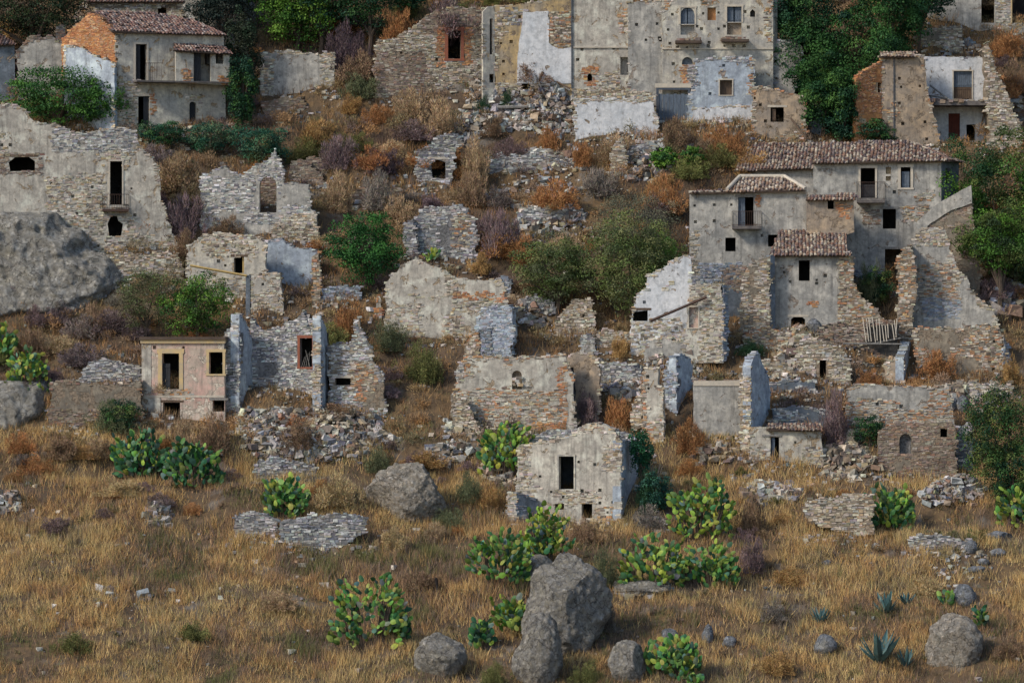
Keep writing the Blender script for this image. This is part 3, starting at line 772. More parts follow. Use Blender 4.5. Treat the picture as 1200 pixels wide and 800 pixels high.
for k in range(14):
    c0 = t.pl.out(.05).hit(601 + random.uniform(0, 10), 452 - k * .9 + random.uniform(-2, 2)); r = random.uniform(.07, .13)
    m_.box8([c0 + Vector((a * r * 1.3, b * r, c_ * r * .8)) for c_ in (-1, 1) for a, b in ((-1, -1), (1, -1), (1, 1), (-1, 1))], tuple(srgb_jit(PAL['warm'], 1)[0]))
m_.build('niche_stones', 'stone', t.o, t.loc, kind='stuff')
t = T('ruined_wall', 'narrow stone pillar with brick edge at the left end of the niche wall', 'pillar', (551, 470), -10)
t.wall([(545, 405), (552, 392), (560, 390), (562, 478), (545, 482)], 'mortar', pal='mixed', bare=.9, t=.6)
t = T('ruined_wall', 'slim grey plastered post standing left of the niche wall', 'pillar', (540, 466), -8)
t.wall([(535, 432), (539, 424), (543, 428), (544, 482), (535, 482)], 'plaster_grey', pal='grey', bare=.5, t=.4, rag=.04)
t = T('ruined_wall', 'dark bluish stone recess wall between brick pillar and niche wall', 'wall', (570, 424), 0)
t.wall([(560, 388), (574, 382), (578, 424), (560, 428)], 'mortar_grey', pal='blue', bare=1, t=.5)
t = T('ruined_wall', 'short course of flat stones at the foot of the niche wall, left end', 'wall', (537, 500), -4)
t.wall([(528, 462), (546, 466), (560, 500), (560, 512), (530, 510)], 'mortar', pal='warm', bare=1, pl=t.pl.out(.3), t=.5)
t = T('ruined_wall', 'tan plaster wall remnant with grey hollow to the right of the niche wall', 'wall', (690, 492), -12)
t.wall([(664, 418), (676, 412), (690, 414), (700, 420), (703, 440), (704, 455), (700, 500), (664, 510)], 'plaster_tan', [dict(s=('poly', [(665, 432), (672, 430), (675, 460), (672, 475), (665, 470)]), k='rec', depth=.4, mat='plaster_slate')], pal='warm', bare=.35, rag=.1)
t = T('ruined_wall', 'broken stone tower stub with rubble shoulder, right of centre below the olive bushes', 'wall', (678, 394), -6)
t.wall([(652, 376), (662, 362), (672, 352), (690, 349), (695, 356), (697, 384), (697, 405), (652, 400)], 'mortar', pal='warm', bare=.85, put=[(684, 370)], rag=.12)
t = T('ruined_wall', 'slim leaning pale stone spur below the tower stub', 'wall', (688, 418), -6)
t.wall([(680, 398), (690, 392), (697, 396), (700, 430), (683, 430)], 'plaster_grey', pal='grey', bare=.6, t=.6)
t = T('ruined_wall', 'ivy-dotted broken stone wall above the pale middle ruin', 'wall', (525, 302), -4)
t.wall([(484, 262), (493, 245), (505, 242), (520, 243), (535, 240), (548, 244), (559, 256), (560, 318), (484, 318)], 'mortar_grey', pal='grey', bare=.92, stone=[dict(s=(528, 250, 550, 290), pal='mixed')], rag=.14)
t = T('ruined_wall', 'jagged stone wall remnant with dark square hole among brown scrub, upper centre', 'wall', (512, 214), 0)
t.wall([(489, 190), (500, 172), (515, 160), (532, 158), (538, 170), (530, 225), (489, 225)], 'mortar_grey', [dict(s=('poly', [(505, 192), (512, 187), (522, 190), (522, 210), (507, 208)]), depth=1.2)], pal='grey', bare=.95, rag=.14)
t = T('ruined_wall', 'low pale stone bank between brown bushes, centre of upper slope', 'wall', (585, 205), 0)
t.wall([(568, 195), (580, 188), (600, 180), (622, 178), (640, 180), (672, 186), (676, 202), (640, 214), (568, 216)], 'mortar_grey', pal='grey', bare=.9, rag=.14)
t = T('ruined_wall', 'grey wall with smooth pale plaster panel and stone ends, above the orange scrub', 'wall', (350, 112), -2)
t.wall([(305, 62), (330, 60), (360, 62), (392, 62), (394, 125), (305, 125)], 'plaster_grey', pal='warm', bare=.15, stone=[(305, 60, 319, 120), (377, 62, 394, 115)], clean=[(320, 64, 375, 105)], rag=.08)
t = T('ruined_wall', 'small brown stone wall end standing among purple shrubs left of the slope', 'wall', (370, 205), 0)
t.wall([(356, 190), (362, 184), (378, 186), (384, 190), (385, 220), (356, 220)], 'mortar', pal='brown', bare=.95)
t = T('ruined_wall', 'wide rough stone wall with one brick-framed dark window, top centre', 'wall', (510, 108), 6)
t.wall([(440, 55), (455, 46), (470, 40), (485, 36), (495, 22), (510, 12), (540, 8), (567, 10), (567, 125), (440, 125)], 'mortar', [R(525, 36, 540, 69, frame='trim_brick', fw=.22, depth=2.2)], pal='warm', bare=.8, size=1.0,
       stone=[dict(s=(495, 8, 567, 40), pal='brown'), dict(s=(513, 30, 524, 80), pal='brick'), dict(s=(541, 30, 552, 80), pal='brick'), dict(s=(440, 60, 500, 110), pal='brown')], put=[(470, 62), (512, 70), (556, 94)], rag=.13)

# ---- big palace at the top
t = T('ruined_palace', 'largest ruin, pale many-storey building with blue shuttered windows at the top centre', 'building', (680, 122), 0)
p = t.pl
lf = Pl(p.hit(580, 60), 22)
t.wall([(566, 14), (572, 8), (580, 7), (580, 140), (566, 140)], 'plaster_cream', [R(574, 22, 577.5, 64, k='rec', depth=.3, mat='dark_masonry'), R(573.5, 87, 579, 97, depth=1, side=.1)], pl=lf, pal='warm', bare=.1, rag=0, top=False, edge=.05, t=.25)  # near-black plug paints the shade in the slit window
t.wall([(580, 7), (612, 5), (640, -2), (672, -8), (672, 120), (645, 135), (580, 135)], 'plaster_ochre', put=[(587, 51), (599, 49), (590, 72), (590, 87), (609, 20)], pal='warm', bare=.12,
       stone=[dict(s=(592, 10, 616, 32), pal='grey'), dict(s=(580, 98, 612, 120), pal='warm')], rag=.06)
t.wall([('x')] and [(613, 14), (643, 13), (643, 50), (655, 57), (671, 56), (671, 98), (606, 98), (607, 62), (611, 32)], 'plaster_white', pl=p.out(.06), t=.1, bare=0, edge=0, rag=.05, top=False)
t.wall([(643, 14), (670, 14), (670, 54), (655, 57), (643, 50)], 'mortar', pl=p.out(.03), t=.12, pal='mixed', bare=.9, rag=.05, top=False)
t.wall([(670, -60), (740, -60), (742, 10), (742, 135), (670, 135)], 'plaster_pale', [R(727, 67, 736.5, 88, k='rec', depth=.45, mat='plaster_grey'), AR(688.5, 86.5, 694, 96, depth=.7, side=.1)], pl=p.out(.1),
       put=[(682, 58), (699, 56), (719, 57), (737, 57), (655 + 22, 70)], pal='warm', bare=.1, stone=[dict(s=(684, 79, 704, 100), pal='brick'), dict(s=(725, 10, 737, 40), pal='mixed'), (700, 85, 726, 110)], clean=[(676, 5, 722, 52)], rag=0, top=False, edge=.0)
t.bar('drainpipe', 669.4, -20, 670.6, 104, .1, .2, 'iron_grey', p)
t.wall([(736, 3), (777, 1), (777, 130), (736, 130)], 'plaster_grey', pl=p.out(.45), put=[(746, 29), (770, 28), (757, 47), (773, 45), (774, 47)], bare=.05, edge=.06, rag=.03)
t.bar('string_course', 672, 55, 736, 56.5, .1, .2, 'trim_pale', p)
mw = p.out(.8)
t.wall([(776, -70), (905, -70), (906, 52), (906, 140), (776, 140)], 'plaster_cream',
       [AR(797.5, 9, 814, 28.5, k='rec', depth=.35, mat='glass_old', pname='pane', frame='trim_pale', fw=.12, sill=False, leaf=[(.0, .46, 0, 1, 'shutter_blue'), (.54, 1, 0, 1, 'shutter_blue')]), R(797.5, 29.5, 814, 41, k='rec', depth=.3, mat='plaster_grey'),
        R(852, 8, 869, 26, k='rec', depth=.35, mat='glass_old', pname='pane', frame='trim_pale', fw=.12, sill=False, leaf=[(.0, .44, 0, 1, 'shutter_blue'), (.56, 1, 0, 1, 'shutter_blue')]), R(852, 27, 869, 41, k='rec', depth=.3, mat='plaster_tan'),
        R(829, 9, 839, 24, k='rec', depth=.25, mat='brickwork'), dict(s=('poly', [(879, 20), (885, 20), (885, 14), (882, 11), (879, 14)]), k='rec', depth=.3, mat='dark_masonry'),  # near-black plug paints the shade inside the pointed niche
        AR(799, 67, 812, 76, k='rec', depth=.3, mat='plaster_slate')],
       pl=mw, put=[(788, 17), (783, 35), (785, 51), (817, 31), (822, 34), (824, 16), (842, 15), (842, 34), (849, 31), (873, 14), (877, 32), (831, 50), (794, 56), (805, 56), (818, 57), (830, 54), (849, 54), (860, 54), (872, 54), (789, 75), (790, 96)],
       pal='warm', bare=.1, stone=[dict(s=(776, 0, 787, 15), pal='mixed'), dict(s=(897, -10, 905, 50), pal='mixed'), dict(s=(799, 76, 806, 104), pal='brick'), dict(s=(806, 76, 816, 110), pal='grey'), dict(s=(824, -5, 840, 8), pal='mixed')], rag=0, top=False, edge=0)
t.bar('string_course', 776, 56.5, 906, 58, 0, .08, 'trim_pale', mw)
t.wall([(906, -70), (911, -70), (911, 60), (906, 60)], 'plaster_grey', pl=t.side(906, 20, pl=mw, turn=50), t=.5, rag=0, bare=0, edge=0, top=False)
for x0, x1, y in ((791, 822, 48.5), (845, 877, 47)):
    b = t.bar('balcony_slab', x0, y, x1, y + 3, -.1, .9, 'roof_board', mw)
    m_ = MB()
    for k in range(26):
        c0 = mw.out(random.uniform(.2, .8)).hit(random.uniform(x0 + 2, x1 - 3), y - random.uniform(0, 3)); r = random.uniform(.06, .14)
        m_.box8([c0 + Vector((aa * r * 1.3, bb * r, c_ * r * .8)) for c_ in (-1, 1) for aa, bb in ((-1, -1), (1, -1), (1, 1), (-1, 1))], tuple(srgb_jit(PAL['brown'], 1)[0]))
    m_.build('debris', 'stone', b, t.loc, kind='stuff')
t.wall([(905, 50), (918, 47), (932, 48), (940, 54), (941, 75), (935, 90), (930, 120), (905, 120)], 'plaster_grey', pl=mw.out(-.3), put=[(906, 57), (899 + 10, 72), (917, 75), (910, 92)], pal='grey', bare=.3, rag=.1)
t = T('ruined_wall', 'blue-grey house front with small bricked window and white base under the palace', 'wall', (845, 142), 0)
t.wall([(814, 70), (830, 69), (848, 67), (880, 66), (884, 70), (884, 155), (806, 155), (806, 112), (815, 96)], 'plaster_blue_and_shade', [R(843.5, 94, 858, 111.5, k='rec', depth=.3, mat='wood_old', pname='shutter', frame='trim_pale', fw=.08)], pl=t.pl, put=[(832, 110), (848, 77)],
       pal='grey', bare=.12, stone=[dict(s=(850, 66, 881, 74), pal='grey'), dict(s=(881 - 3, 70, 884, 110), pal='mixed'), dict(s=(846, 76, 852, 92), pal='brown')], rag=.05)
t.wall([(812, 126), (882, 124), (882, 160), (812, 160)], 'plaster_white', pl=t.pl.out(.12), t=.2, bare=.05, edge=.05, rag=.08)
t = T('ruined_wall', 'tan brick and stone wall with one dark window, leaning beams beside it', 'wall', (912, 166), -3)
t.wall([(882, 103), (890, 101), (912, 105), (935, 111), (944, 118), (945, 180), (882, 180)], 'plaster_tan', [R(903, 126, 918.5, 143, depth=1.8, leaf=[(.1, .4, .1, .9, 'wood_old')])], put=[(891, 123), (897, 142), (884, 115)], pal='mixed', bare=.45, rag=.08)
t.wall([(945, 118), (952, 122), (968, 122), (968, 170), (945, 175)], 'plaster_slate', pl=t.pl.out(-.8), pal='grey', bare=.15)
beam('wooden_beam', 'thin beam leaning out from the tan wall beside the dark window', 'beam', t.pl.out(.3).hit(927, 139), t.pl.out(1.1).hit(945, 163), .07, .07, 'wood_old')
t = T('metal_gate', 'grey-blue sheet metal gate panel in the gap beside the white wall', 'gate', (789, 144), 0, back=.3)
t.bar('frame', 769, 103, 772, 145, -.05, .08, 'iron_grey'); t.bar('frame', 806, 103, 809, 145, -.05, .08, 'iron_grey'); t.bar('frame', 772, 103, 806, 105.5, -.05, .08, 'iron_grey')
for k in range(8):
    x = 772 + k * 4.25
    t.bar('panel', x + .15, 110 + (k % 2), x + 4.1, 144, -.02 - .02 * (k % 2), .02, 'shutter_blue')
t.bar('lintel', 768, 98, 810, 103, -.4, .1, 'trim_pale')
t = T('ruined_wall', 'bright white plastered low wall with stone coping under the palace', 'wall', (720, 158), 0)
t.wall([(673, 115), (700, 113), (740, 114), (768, 112), (772, 170), (673, 172)], 'plaster_white', pal='warm', bare=.04, stone=[(673, 108, 770, 120)], clean=[(676, 121, 765, 165)], rag=.1)
t.wall([(671, 104), (690, 104), (710, 101), (735, 106), (765, 108), (768, 125), (671, 125)], 'mortar', pl=t.pl.out(-.7), pal='warm', bare=.95, rag=.14)
t = T('collapsed_roof', 'tangle of broken grey roof timbers on the rubble heap below the white interior', 'timber', (632, 106), 0)
for k, (x0, y0, x1, y1, o0, o1) in enumerate([(617, 82, 642, 95, 0, .6), (628, 79, 632, 110, .2, .4), (634, 78, 650, 96, 0, .8), (622, 94, 645, 92, .5, .2), (630, 96, 617, 118, .3, 1.0), (640, 90, 668, 104, .2, .9), (626, 84, 638, 112, .4, .9), (645, 96, 630, 106, .6, .3), (622, 101, 650, 99, .8, .5), (636, 84, 628, 104, .6, .6), (655, 97, 668, 106, .5, .9), (631, 79, 640, 88, .2, .5)]):
    m_ = MB(); m_.tube(t.pl.out(o0).hit(x0, y0), t.pl.out(o1).hit(x1, y1), .1, .07, 5); m_.build('beam', ['wood_grey', 'wood_old'][k % 2], t.o, t.loc)
t = T('wooden_beam', 'pale broken beam lying flat on the rubble left of the palace', 'beam', (600, 128), 0)
m_ = MB(); m_.tube(t.pl.out(.4).hit(580, 126), t.pl.out(.6).hit(623, 125), .13, .1, 6); m_.build('beam_length', 'wood_grey', t.o, t.loc)
t = T('ruined_wall', 'grey rounded plaster stump at the left foot of the white interior wall', 'wall', (613, 118), 0)
t.wall([(604, 98), (612, 95), (622, 98), (624, 130), (602, 130)], 'plaster_slate', bare=.05, rag=.05, pal='grey')

# ---- upper right ruin
t = T('ruined_house', 'roofless house with orange brick left wall and exposed white rooms, upper right', 'house', (1068, 172), 0)
t.wall([(1032, 64), (1082, 64), (1085, 85), (1088, 110), (1094, 135), (1099, 155), (1104, 180), (1032, 185)], 'plaster_tan', put=[(1054, 92), (1056, 102), (1078, 101), (1054, 121), (1058, 145), (1084, 143), (1086, 163)], pal='mixed', bare=.1, edge=.15, rag=.03)
lw = Pl(t.pl.hit(1034, 100), 25)
t.wall([(1003, 92), (1012, 84), (1024, 78), (1033, 72), (1034, 185), (1003, 170)], 'brickwork', [R(1028.5, 97, 1033, 109, depth=.7, side=.1)], pl=lw, pal='brick', bare=.4, size=.7, clean=[(1006, 136, 1032, 150)], rag=.04)
t.roof_px((1030, 66.5), (1072, 66.5), [(1072, 61.5), (1032, 61.5)], over=.3, rise_back=1.2, pal='tile_pale')
t.bar('drainpipe', 1047, 66, 1048, 160, 0, .07, 'iron_grey')
ui0, zi = t.pl.uz(1086, 171); ui1, _ = t.pl.uz(1158, 171)
PADS.append((t.pl.w(0, 0), t.pl.d.copy(), t.pl.n.copy(), ui0, ui1, -2.7, 3.0, zi))
bk = t.pl.out(-2.6)
t.wall([(1084, 66), (1120, 67), (1157, 68), (1158, 124), (1084, 124)], 'plaster_white', [R(1117.5, 83.5, 1139, 117, k='rec', depth=.3, mat='wood_old', pname='door', frame='trim_pale', fw=.08, sill=False, leaf=[(0, 1, .45, 1, 'shutter_blue'), (0, 1, 0, .44, 'wood_old')])], pl=bk, bare=.02, edge=.05, rag=.03, pal='grey')
t.wall([(1084, 124), (1158, 124), (1158, 185), (1084, 185)], 'plaster_white', [R(1111.5, 133, 1125, 168, k='rec', depth=.25, mat='wood_red', pname='door', leaf=[(0, 1, 0, 1, 'wood_red')]), R(1132.5, 146, 1143, 165)], pl=bk, bare=.1, edge=.05, rag=0, top=False)
t.bar('floor_slab', 1087, 118, 1157, 123, -2.58, -.4, 'slab')
m_ = MB()
for k in range(60):
    c0 = t.pl.out(random.uniform(-2.3, -.3)).hit(random.uniform(1088, 1156), 118 - random.uniform(-2, 1)); r = random.uniform(.05, .16)
    m_.box8([c0 + Vector((aa * r * 1.3, bb * r, c_ * r * .8)) for c_ in (-1, 1) for aa, bb in ((-1, -1), (1, -1), (1, 1), (-1, 1))], tuple(srgb_jit(PAL['brown'], 1)[0]))
m_.build('debris', 'stone', t.o, t.loc, kind='stuff')
for (x0, y0, x1, y1) in ((1090, 100, 1112, 117), (1095, 104, 1114, 118), (1088, 112, 1110, 115), (1156, 125, 1146, 160)):
    m_ = MB(); m_.tube(t.pl.out(-1.6).hit(x0, y0), t.pl.out(-1.0).hit(x1, y1), .07, .06, 5); m_.build('fallen_beam', 'wood_grey' if x0 < 1150 else 'wood_old', t.o, t.loc)
t.wall([(1155, 55), (1158, 50), (1162, 60), (1168, 85), (1178, 105), (1186, 125), (1196, 145), (1198, 185), (1157, 185)], 'mortar', pl=t.pl, pal='warm', bare=.95, rag=.14, t=2.4)
t = T('ruined_wall', 'low stone wall strip above the exposed white room, upper right', 'wall', (1115, 62), 0)
t.wall([(1072, 40), (1100, 33), (1118, 30), (1128, 33), (1129, 75), (1072, 75)], 'mortar', pal='warm', bare=.9, rag=.12)
t.wall([(1128, 48), (1136, 44), (1144, 52), (1146, 75), (1128, 75)], 'plaster_slate', pl=t.pl.out(-.5), bare=.1, pal='blue')
t = T('ruined_house', 'grey building cut by the top edge with a tall black doorway, upper right corner', 'house', (1145, 42), 0)
t.wall([(1087, -60), (1260, -60), (1260, 50), (1087, 50)], 'plaster_grey', [R(1150, -40, 1166, 27, depth=2.5), R(1186, -50, 1225, 27, depth=2.5)], bare=.1, stone=[(1166, 0, 1186, 40)], rag=0, top=False, edge=0)
t.bar('door_jamb', 1184.5, -50, 1186, 27, 0, .06, 'trim_yellow')

# ---- right cluster
t = T('abandoned_house', 'tall grey house with wide hipped tile roof, pale framed balcony door and window', 'house', (1030, 335), -4)
t.wall([(953, 190), (1103, 187), (1103, 350), (953, 350)], 'plaster_grey',
       [R(1008.5, 197, 1025.5, 232, frame='trim_pale', fw=.14, sill=False, leaf=[(0, 1, 0, .45, 'shutter_dark')]), R(1055.5, 196, 1067, 220, frame='trim_pale', fw=.18, leaf=[(.1, .9, 0, .8, 'shutter_blue')]),
        R(1038, 196, 1044, 204, k='rec', depth=.2, mat='plaster_ochre'), R(1038, 206.5, 1044, 212, k='rec', depth=.2, mat='plaster_ochre'), R(1034.5, 245, 1050, 268), R(1037, 292, 1057, 340, mat='mortar')],
       pal='mixed', bare=.05, stone=[dict(s=(1072, 224, 1098, 236), pal='mixed'), dict(s=(1055, 240, 1090, 262), pal='mixed'), dict(s=(1010, 243, 1030, 262), pal='brown'), dict(s=(1000, 318, 1036, 350), pal='blue')],
       clean=[(1068, 192, 1100, 222), (955, 195, 1005, 225), (1000, 270, 1035, 316)], put=[(1048, 225)], rag=0, top=False, edge=0)
t.bar('cornice', 953, 188.5, 1104, 190.5, 0, .12, 'trim_yellow')
t.balcony(1004, 234.5, 1037, 238, .9, rail=(214,))
t.wall([(1103, 187), (1124, 190), (1122, 250), (1103, 262)], 'plaster_slate', [R(1108, 197, 1114, 215, depth=.6, side=.1)], pl=t.side(1103, 230, turn=48), bare=.05, rag=0, top=False, edge=0)  # darker slate colour paints the shade on this turned side
t.roof_px((951, 191), (1113, 188), [(1062, 164), (958, 168)], over=.4, rise_back=3.6, miss=.05)
e1 = t.pl.out(.4).hit(1113, 188); rg = t.pl.out(-3.6).hit(1062, 164)
t.roof([e1, t.side(1103, 230, turn=48).out(.4).hit(1128, 190), rg], pal='tile')
t = T('abandoned_house', 'lower tiled roof and stubby grey wall wedged between palace wall and hipped house', 'house', (925, 240), -4, back=.4)
t.wall([(868, 199), (955, 196), (955, 262), (868, 262)], 'plaster_grey', bare=.08, rag=0, top=False, edge=0)
t.roof_px((860, 200), (960, 197), [(960, 167), (884, 168)], over=.4, rise_back=4.0, miss=.04)
t = T('parapet', 'sloping grey parapet wall climbing right of the hipped roof house', 'wall', (1100, 352), -10)
t.wall([(1072, 262), (1090, 246), (1103, 236), (1138, 217), (1139, 238), (1112, 248), (1090, 262), (1078, 272)], 'plaster_grey', bare=.03, rag=.02, edge=0, top=False, t=.35)
t.wall([(1078, 272), (1090, 262), (1112, 248), (1139, 238), (1141, 262), (1146, 300), (1150, 370), (1078, 370)], 'mortar', pl=t.pl.out(-.1), pal='brown', bare=.45, rag=.05, top=False)
t = T('abandoned_house', 'grey two-storey house with pale ridge caps, dark balcony door and stone foot', 'house', (880, 338), -3)
t.wall([(808, 226), (945, 223), (946, 350), (808, 355)], 'plaster_grey', [R(865, 231, 883, 265, leaf=[(0, .45, 0, 1, 'shutter_blue')]), R(850, 278.5, 862, 294.5, depth=1.5), R(900, 275, 912, 289, depth=1.2)],
       put=[(837, 259), (837, 240), (857, 240), (893, 276), (814, 241), (815, 260)], pal='warm', bare=.06, stone=[dict(s=(808, 308, 870, 350), pal='blue'), (808, 272, 818, 320), dict(s=(884, 230, 893, 240), pal='brick')], rag=0, top=False, edge=0)
t.bar('eave_board', 807, 223.5, 946, 226, -.2, .2, 'trim_pale')
t.balcony(858, 265, 892, 268.5, .8, rail=(248, 858, 892))
t.roof_px((848, 225), (944, 223), [(919, 208), (867, 208)], over=.35, rise_back=2.2, pal='tile_pale', miss=.06)
q = t.pl.out(.35); q2 = t.pl.out(-2.2)
for (a0, b0) in (((q.hit(852, 223)), q2.hit(867, 207.5)), (q2.hit(867, 207.5), q2.hit(919, 207.5)), (q2.hit(919, 207.5), q.hit(944, 222))):
    m_ = MB(); m_.tube(a0 + Vector((0, 0, .06)), b0 + Vector((0, 0, .06)), .13, .13, 7); m_.build('ridge_cap', 'trim_pale', t.o, t.loc)
t.roof([q.hit(808, 226), q.hit(850, 225), t.pl.out(-.6).hit(850, 222), t.pl.out(-.6).hit(812, 223)], pal='tile_dark', miss=.25)
t.wall([(945, 232), (1001, 232), (1001, 272), (946, 290)], 'plaster_tan', [R(970, 235, 977, 245, depth=.9, side=.1)], pl=t.pl.out(.5), pal='warm', bare=.05, stone=[dict(s=(982, 236, 998, 256), pal='brick')], rag=.02, edge=0, top=False)
t.roof([t.pl.out(.75).hit(944, 234), t.pl.out(.75).hit(1003, 233), t.pl.out(.1).hit(1002, 227.5), t.pl.out(.1).hit(946, 228.5)], pal='tile')
t = T('abandoned_house', 'small grey house with low tiled roof and two black windows, lower right cluster', 'house', (945, 388), -3)
t.wall([(903, 298), (986, 298), (987, 400), (903, 400)], 'plaster_grey', [R(936, 305, 949, 329), dict(s=('poly', [(927, 385), (927, 374), (930, 371.5), (940, 371.5), (943.5, 374), (943.5, 385)]), depth=1.5)],
       put=[(919, 319), (926, 330), (957, 328), (967, 323), (957, 332)], pal='brick', bare=.04, stone=[dict(s=(944, 352, 958, 358), pal='brick')], clean=[(905, 300, 935, 370)], rag=0, top=False, edge=0)
t.roof_px((901, 299), (994, 299), [(990, 268), (914, 269)], over=.4, rise_back=3.6, pal='tile', miss=.02)
t.wall([(984, 299), (997, 296), (1000, 330), (1010, 350), (1028, 362), (1036, 378), (984, 385)], 'mortar', pl=t.pl.out(.12), pal='mixed', bare=.95, rag=.08)
t.wall([(870, 345), (873, 325), (880, 310), (893, 303), (903, 299), (903, 410), (866, 410)], 'mortar', pl=t.pl.out(.9), pal='warm', bare=.75, clean=[(876, 312, 886, 350)], rag=.1)
t.wall([(903, 299), (908, 300), (909, 405), (903, 410)], 'plaster_slate', pl=t.side(903, 350, pl=t.pl.out(.9), turn=35), t=.5, bare=.1, pal='blue', rag=.03, top=False, edge=0)  # buttress side: shade put into the slate colour
t = T('ruined_house', 'white plastered ruin with sloping broken top left of the grey balcony house', 'house', (800, 418), -5)
t.wall([(740, 382), (742, 360), (746, 345), (757, 338), (758, 322), (770, 316), (783, 310), (797, 301), (809, 299), (811, 333), (811, 425), (740, 425)], 'plaster_white', [R(741.5, 363.5, 759, 376, depth=1.2, side=.03)], put=[(755, 354)], pal='warm', bare=.1, rag=.08,
       stone=[(740, 372, 800, 420)], clean=[(762, 342, 808, 372)])
t.wall([(808, 345), (812, 334), (830, 332), (846, 333), (848, 360), (848, 425), (800, 425)], 'plaster_pale', [R(807.5, 360, 818, 384, k='rec', depth=.18, mat='plaster_pink', frame='trim_pale', fw=.1, pname='niche')], pl=t.pl.out(.35), pal='warm', bare=.45, stone=[(808, 334, 848, 350), (820, 345, 848, 420)], rag=.09)
t.wall([(848, 333), (853, 340), (853, 415), (848, 425)], 'plaster_slate', pl=t.side(848, 380, pl=t.pl.out(.35), turn=40), t=.5, bare=.1, pal='blue', rag=.05)  # slate tone stands in for shade on the right return
beam('wooden_beam', 'long dark beam leaning diagonally across the white ruin', 'beam', t.pl.out(.75).hit(762, 376), t.pl.out(.65).hit(828, 348), .1, .09, 'rusty_iron')
t = T('ruined_wall', 'shaded grey back wall in the gap between white ruin and stone buttress', 'wall', (860, 372), 0)
t.wall([(846, 318), (858, 312), (874, 312), (880, 400), (846, 400)], 'plaster_slate', pal='brown', bare=.3, rag=.08)

# ---- far right ruin and terrace walls
t = T('ruined_house', 'tall stone ruin with a long straight pillar edge and descending right side', 'house', (1110, 392), -6)
t.wall([(1052, 305), (1058, 290), (1066, 288), (1072, 300), (1074, 345), (1070, 360), (1072, 440), (1052, 455)], 'mortar', pl=t.pl.out(1.6), pal='mixed', bare=1, rag=.08, t=1.6)
t.wall([(1064, 292), (1078, 270), (1095, 266), (1108, 270), (1112, 292), (1118, 300), (1124, 318), (1134, 326), (1142, 345), (1158, 358), (1168, 374), (1169, 400), (1064, 400)], 'plaster_grey', put=[(1082, 328)],
       pal='warm', bare=.55, stone=[dict(s=(1075, 310, 1120, 350), pal='mixed'), dict(s=(1080, 350, 1125, 375), pal='blue')], clean=[(1066, 290, 1110, 312)], rag=.13)
t = T('ruined_wall', 'broad low stone wall with brick band beneath the tall right ruin', 'wall', (1130, 443), -4)
t.wall([(1073, 385), (1100, 383), (1125, 386), (1150, 380), (1166, 384), (1174, 395), (1178, 420), (1179, 455), (1073, 455)], 'mortar', pal='mixed', bare=.8, put=[(1165, 400), (1164, 433)], rag=.12)
t.wall([(1177, 395), (1183, 405), (1184, 450), (1177, 455)], 'mortar_grey', pl=t.side(1178, 425, turn=40), pal='blue', bare=.8)
t = T('ruined_wall', 'stone house front with narrow dark doorway below the black windows', 'wall', (965, 446), -5)
t.wall([(931, 392), (940, 388), (950, 395), (968, 400), (988, 408), (996, 425), (998, 455), (931, 455)], 'mortar', [R(960.5, 421, 968, 446, depth=1.5, side=.2)], pal='warm', bare=.95, size=1.05, rag=.12)
t = T('ruined_wall', 'dark stone back wall behind the row of standing laths', 'wall', (985, 408), -3)
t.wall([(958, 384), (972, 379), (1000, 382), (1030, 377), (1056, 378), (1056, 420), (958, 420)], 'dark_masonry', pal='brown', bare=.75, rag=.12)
t = T('broken_floor', 'row of thin pale laths standing upright over a horizontal pole, right side', 'timber', (1030, 412), -3, back=-.3)
for k, (x, yt, yb, dx) in enumerate([(1011, 372, 401, 4), (1015, 373, 400, 3), (1018, 372, 400, 3), (1022, 371, 401, 4), (1027, 374, 399, 1), (1030, 373, 402, 2), (1033, 377, 400, 3), (1037, 378, 400, 2), (1040, 376, 396, 1), (1045, 377, 398, 3), (1048, 375, 392, 2), (1051, 374, 395, -1)]):
    m_ = MB(); m_.tube(t.pl.out(.0).hit(x, yt), t.pl.out(.5).hit(x + dx, yb), .035, .03, 4); m_.build('lath', 'trim_pale', t.o, t.loc)
m_ = MB(); m_.tube(t.pl.out(.5).hit(988, 402.5), t.pl.out(.5).hit(1057, 403), .06, .05, 5); m_.build('pole', 'wood_grey', t.o, t.loc)
m_ = MB(); m_.tube(t.pl.out(.45).hit(1020, 403), t.pl.out(.1).hit(1056, 396), .05, .05, 5); m_.build('pole', 'wood_grey', t.o, t.loc)
t.wall([(988, 405), (1057, 405), (1057, 430), (990, 430)], 'mortar_grey', pl=t.pl.out(-.6), pal='grey', bare=.9, rag=.1)
t = T('ruined_wall', 'squat tan block with blue-shaded side at the foot of the long pillar', 'wall', (1050, 450), -14)
t.wall([(1036, 424), (1045, 420), (1059, 420), (1059, 462), (1036, 462)], 'plaster_tan', pal='warm', bare=.3, stone=[(1036, 420, 1045, 460)], rag=.05)
t.wall([(1059, 418), (1066, 402), (1071, 402), (1071, 445), (1059, 455)], 'plaster_blue_and_shade', pl=t.side(1059, 440), bare=.05, pal='blue', rag=.04)  # painted blue shade on the side of the block
t = T('terrace_wall', 'long retaining wall with smooth grey upper band and stones below, right', 'wall', (1050, 512), -3)
t.wall([(992, 455), (1010, 450), (1050, 452), (1095, 454), (1112, 452), (1116, 470), (1120, 520), (992, 520)], 'plaster_grey', put=[(1028, 473), (1056, 476)], pal='mixed', bare=.25, stone=[(992, 468, 1050, 512), (1050, 478, 1095, 500), (1090, 452, 1112, 500)], clean=[(1015, 453, 1088, 466), (1055, 460, 1088, 476)], rag=.07)
t = T('terrace_wall', 'low retaining wall with arched blocked niche at its middle, right', 'wall', (1075, 556), -3)
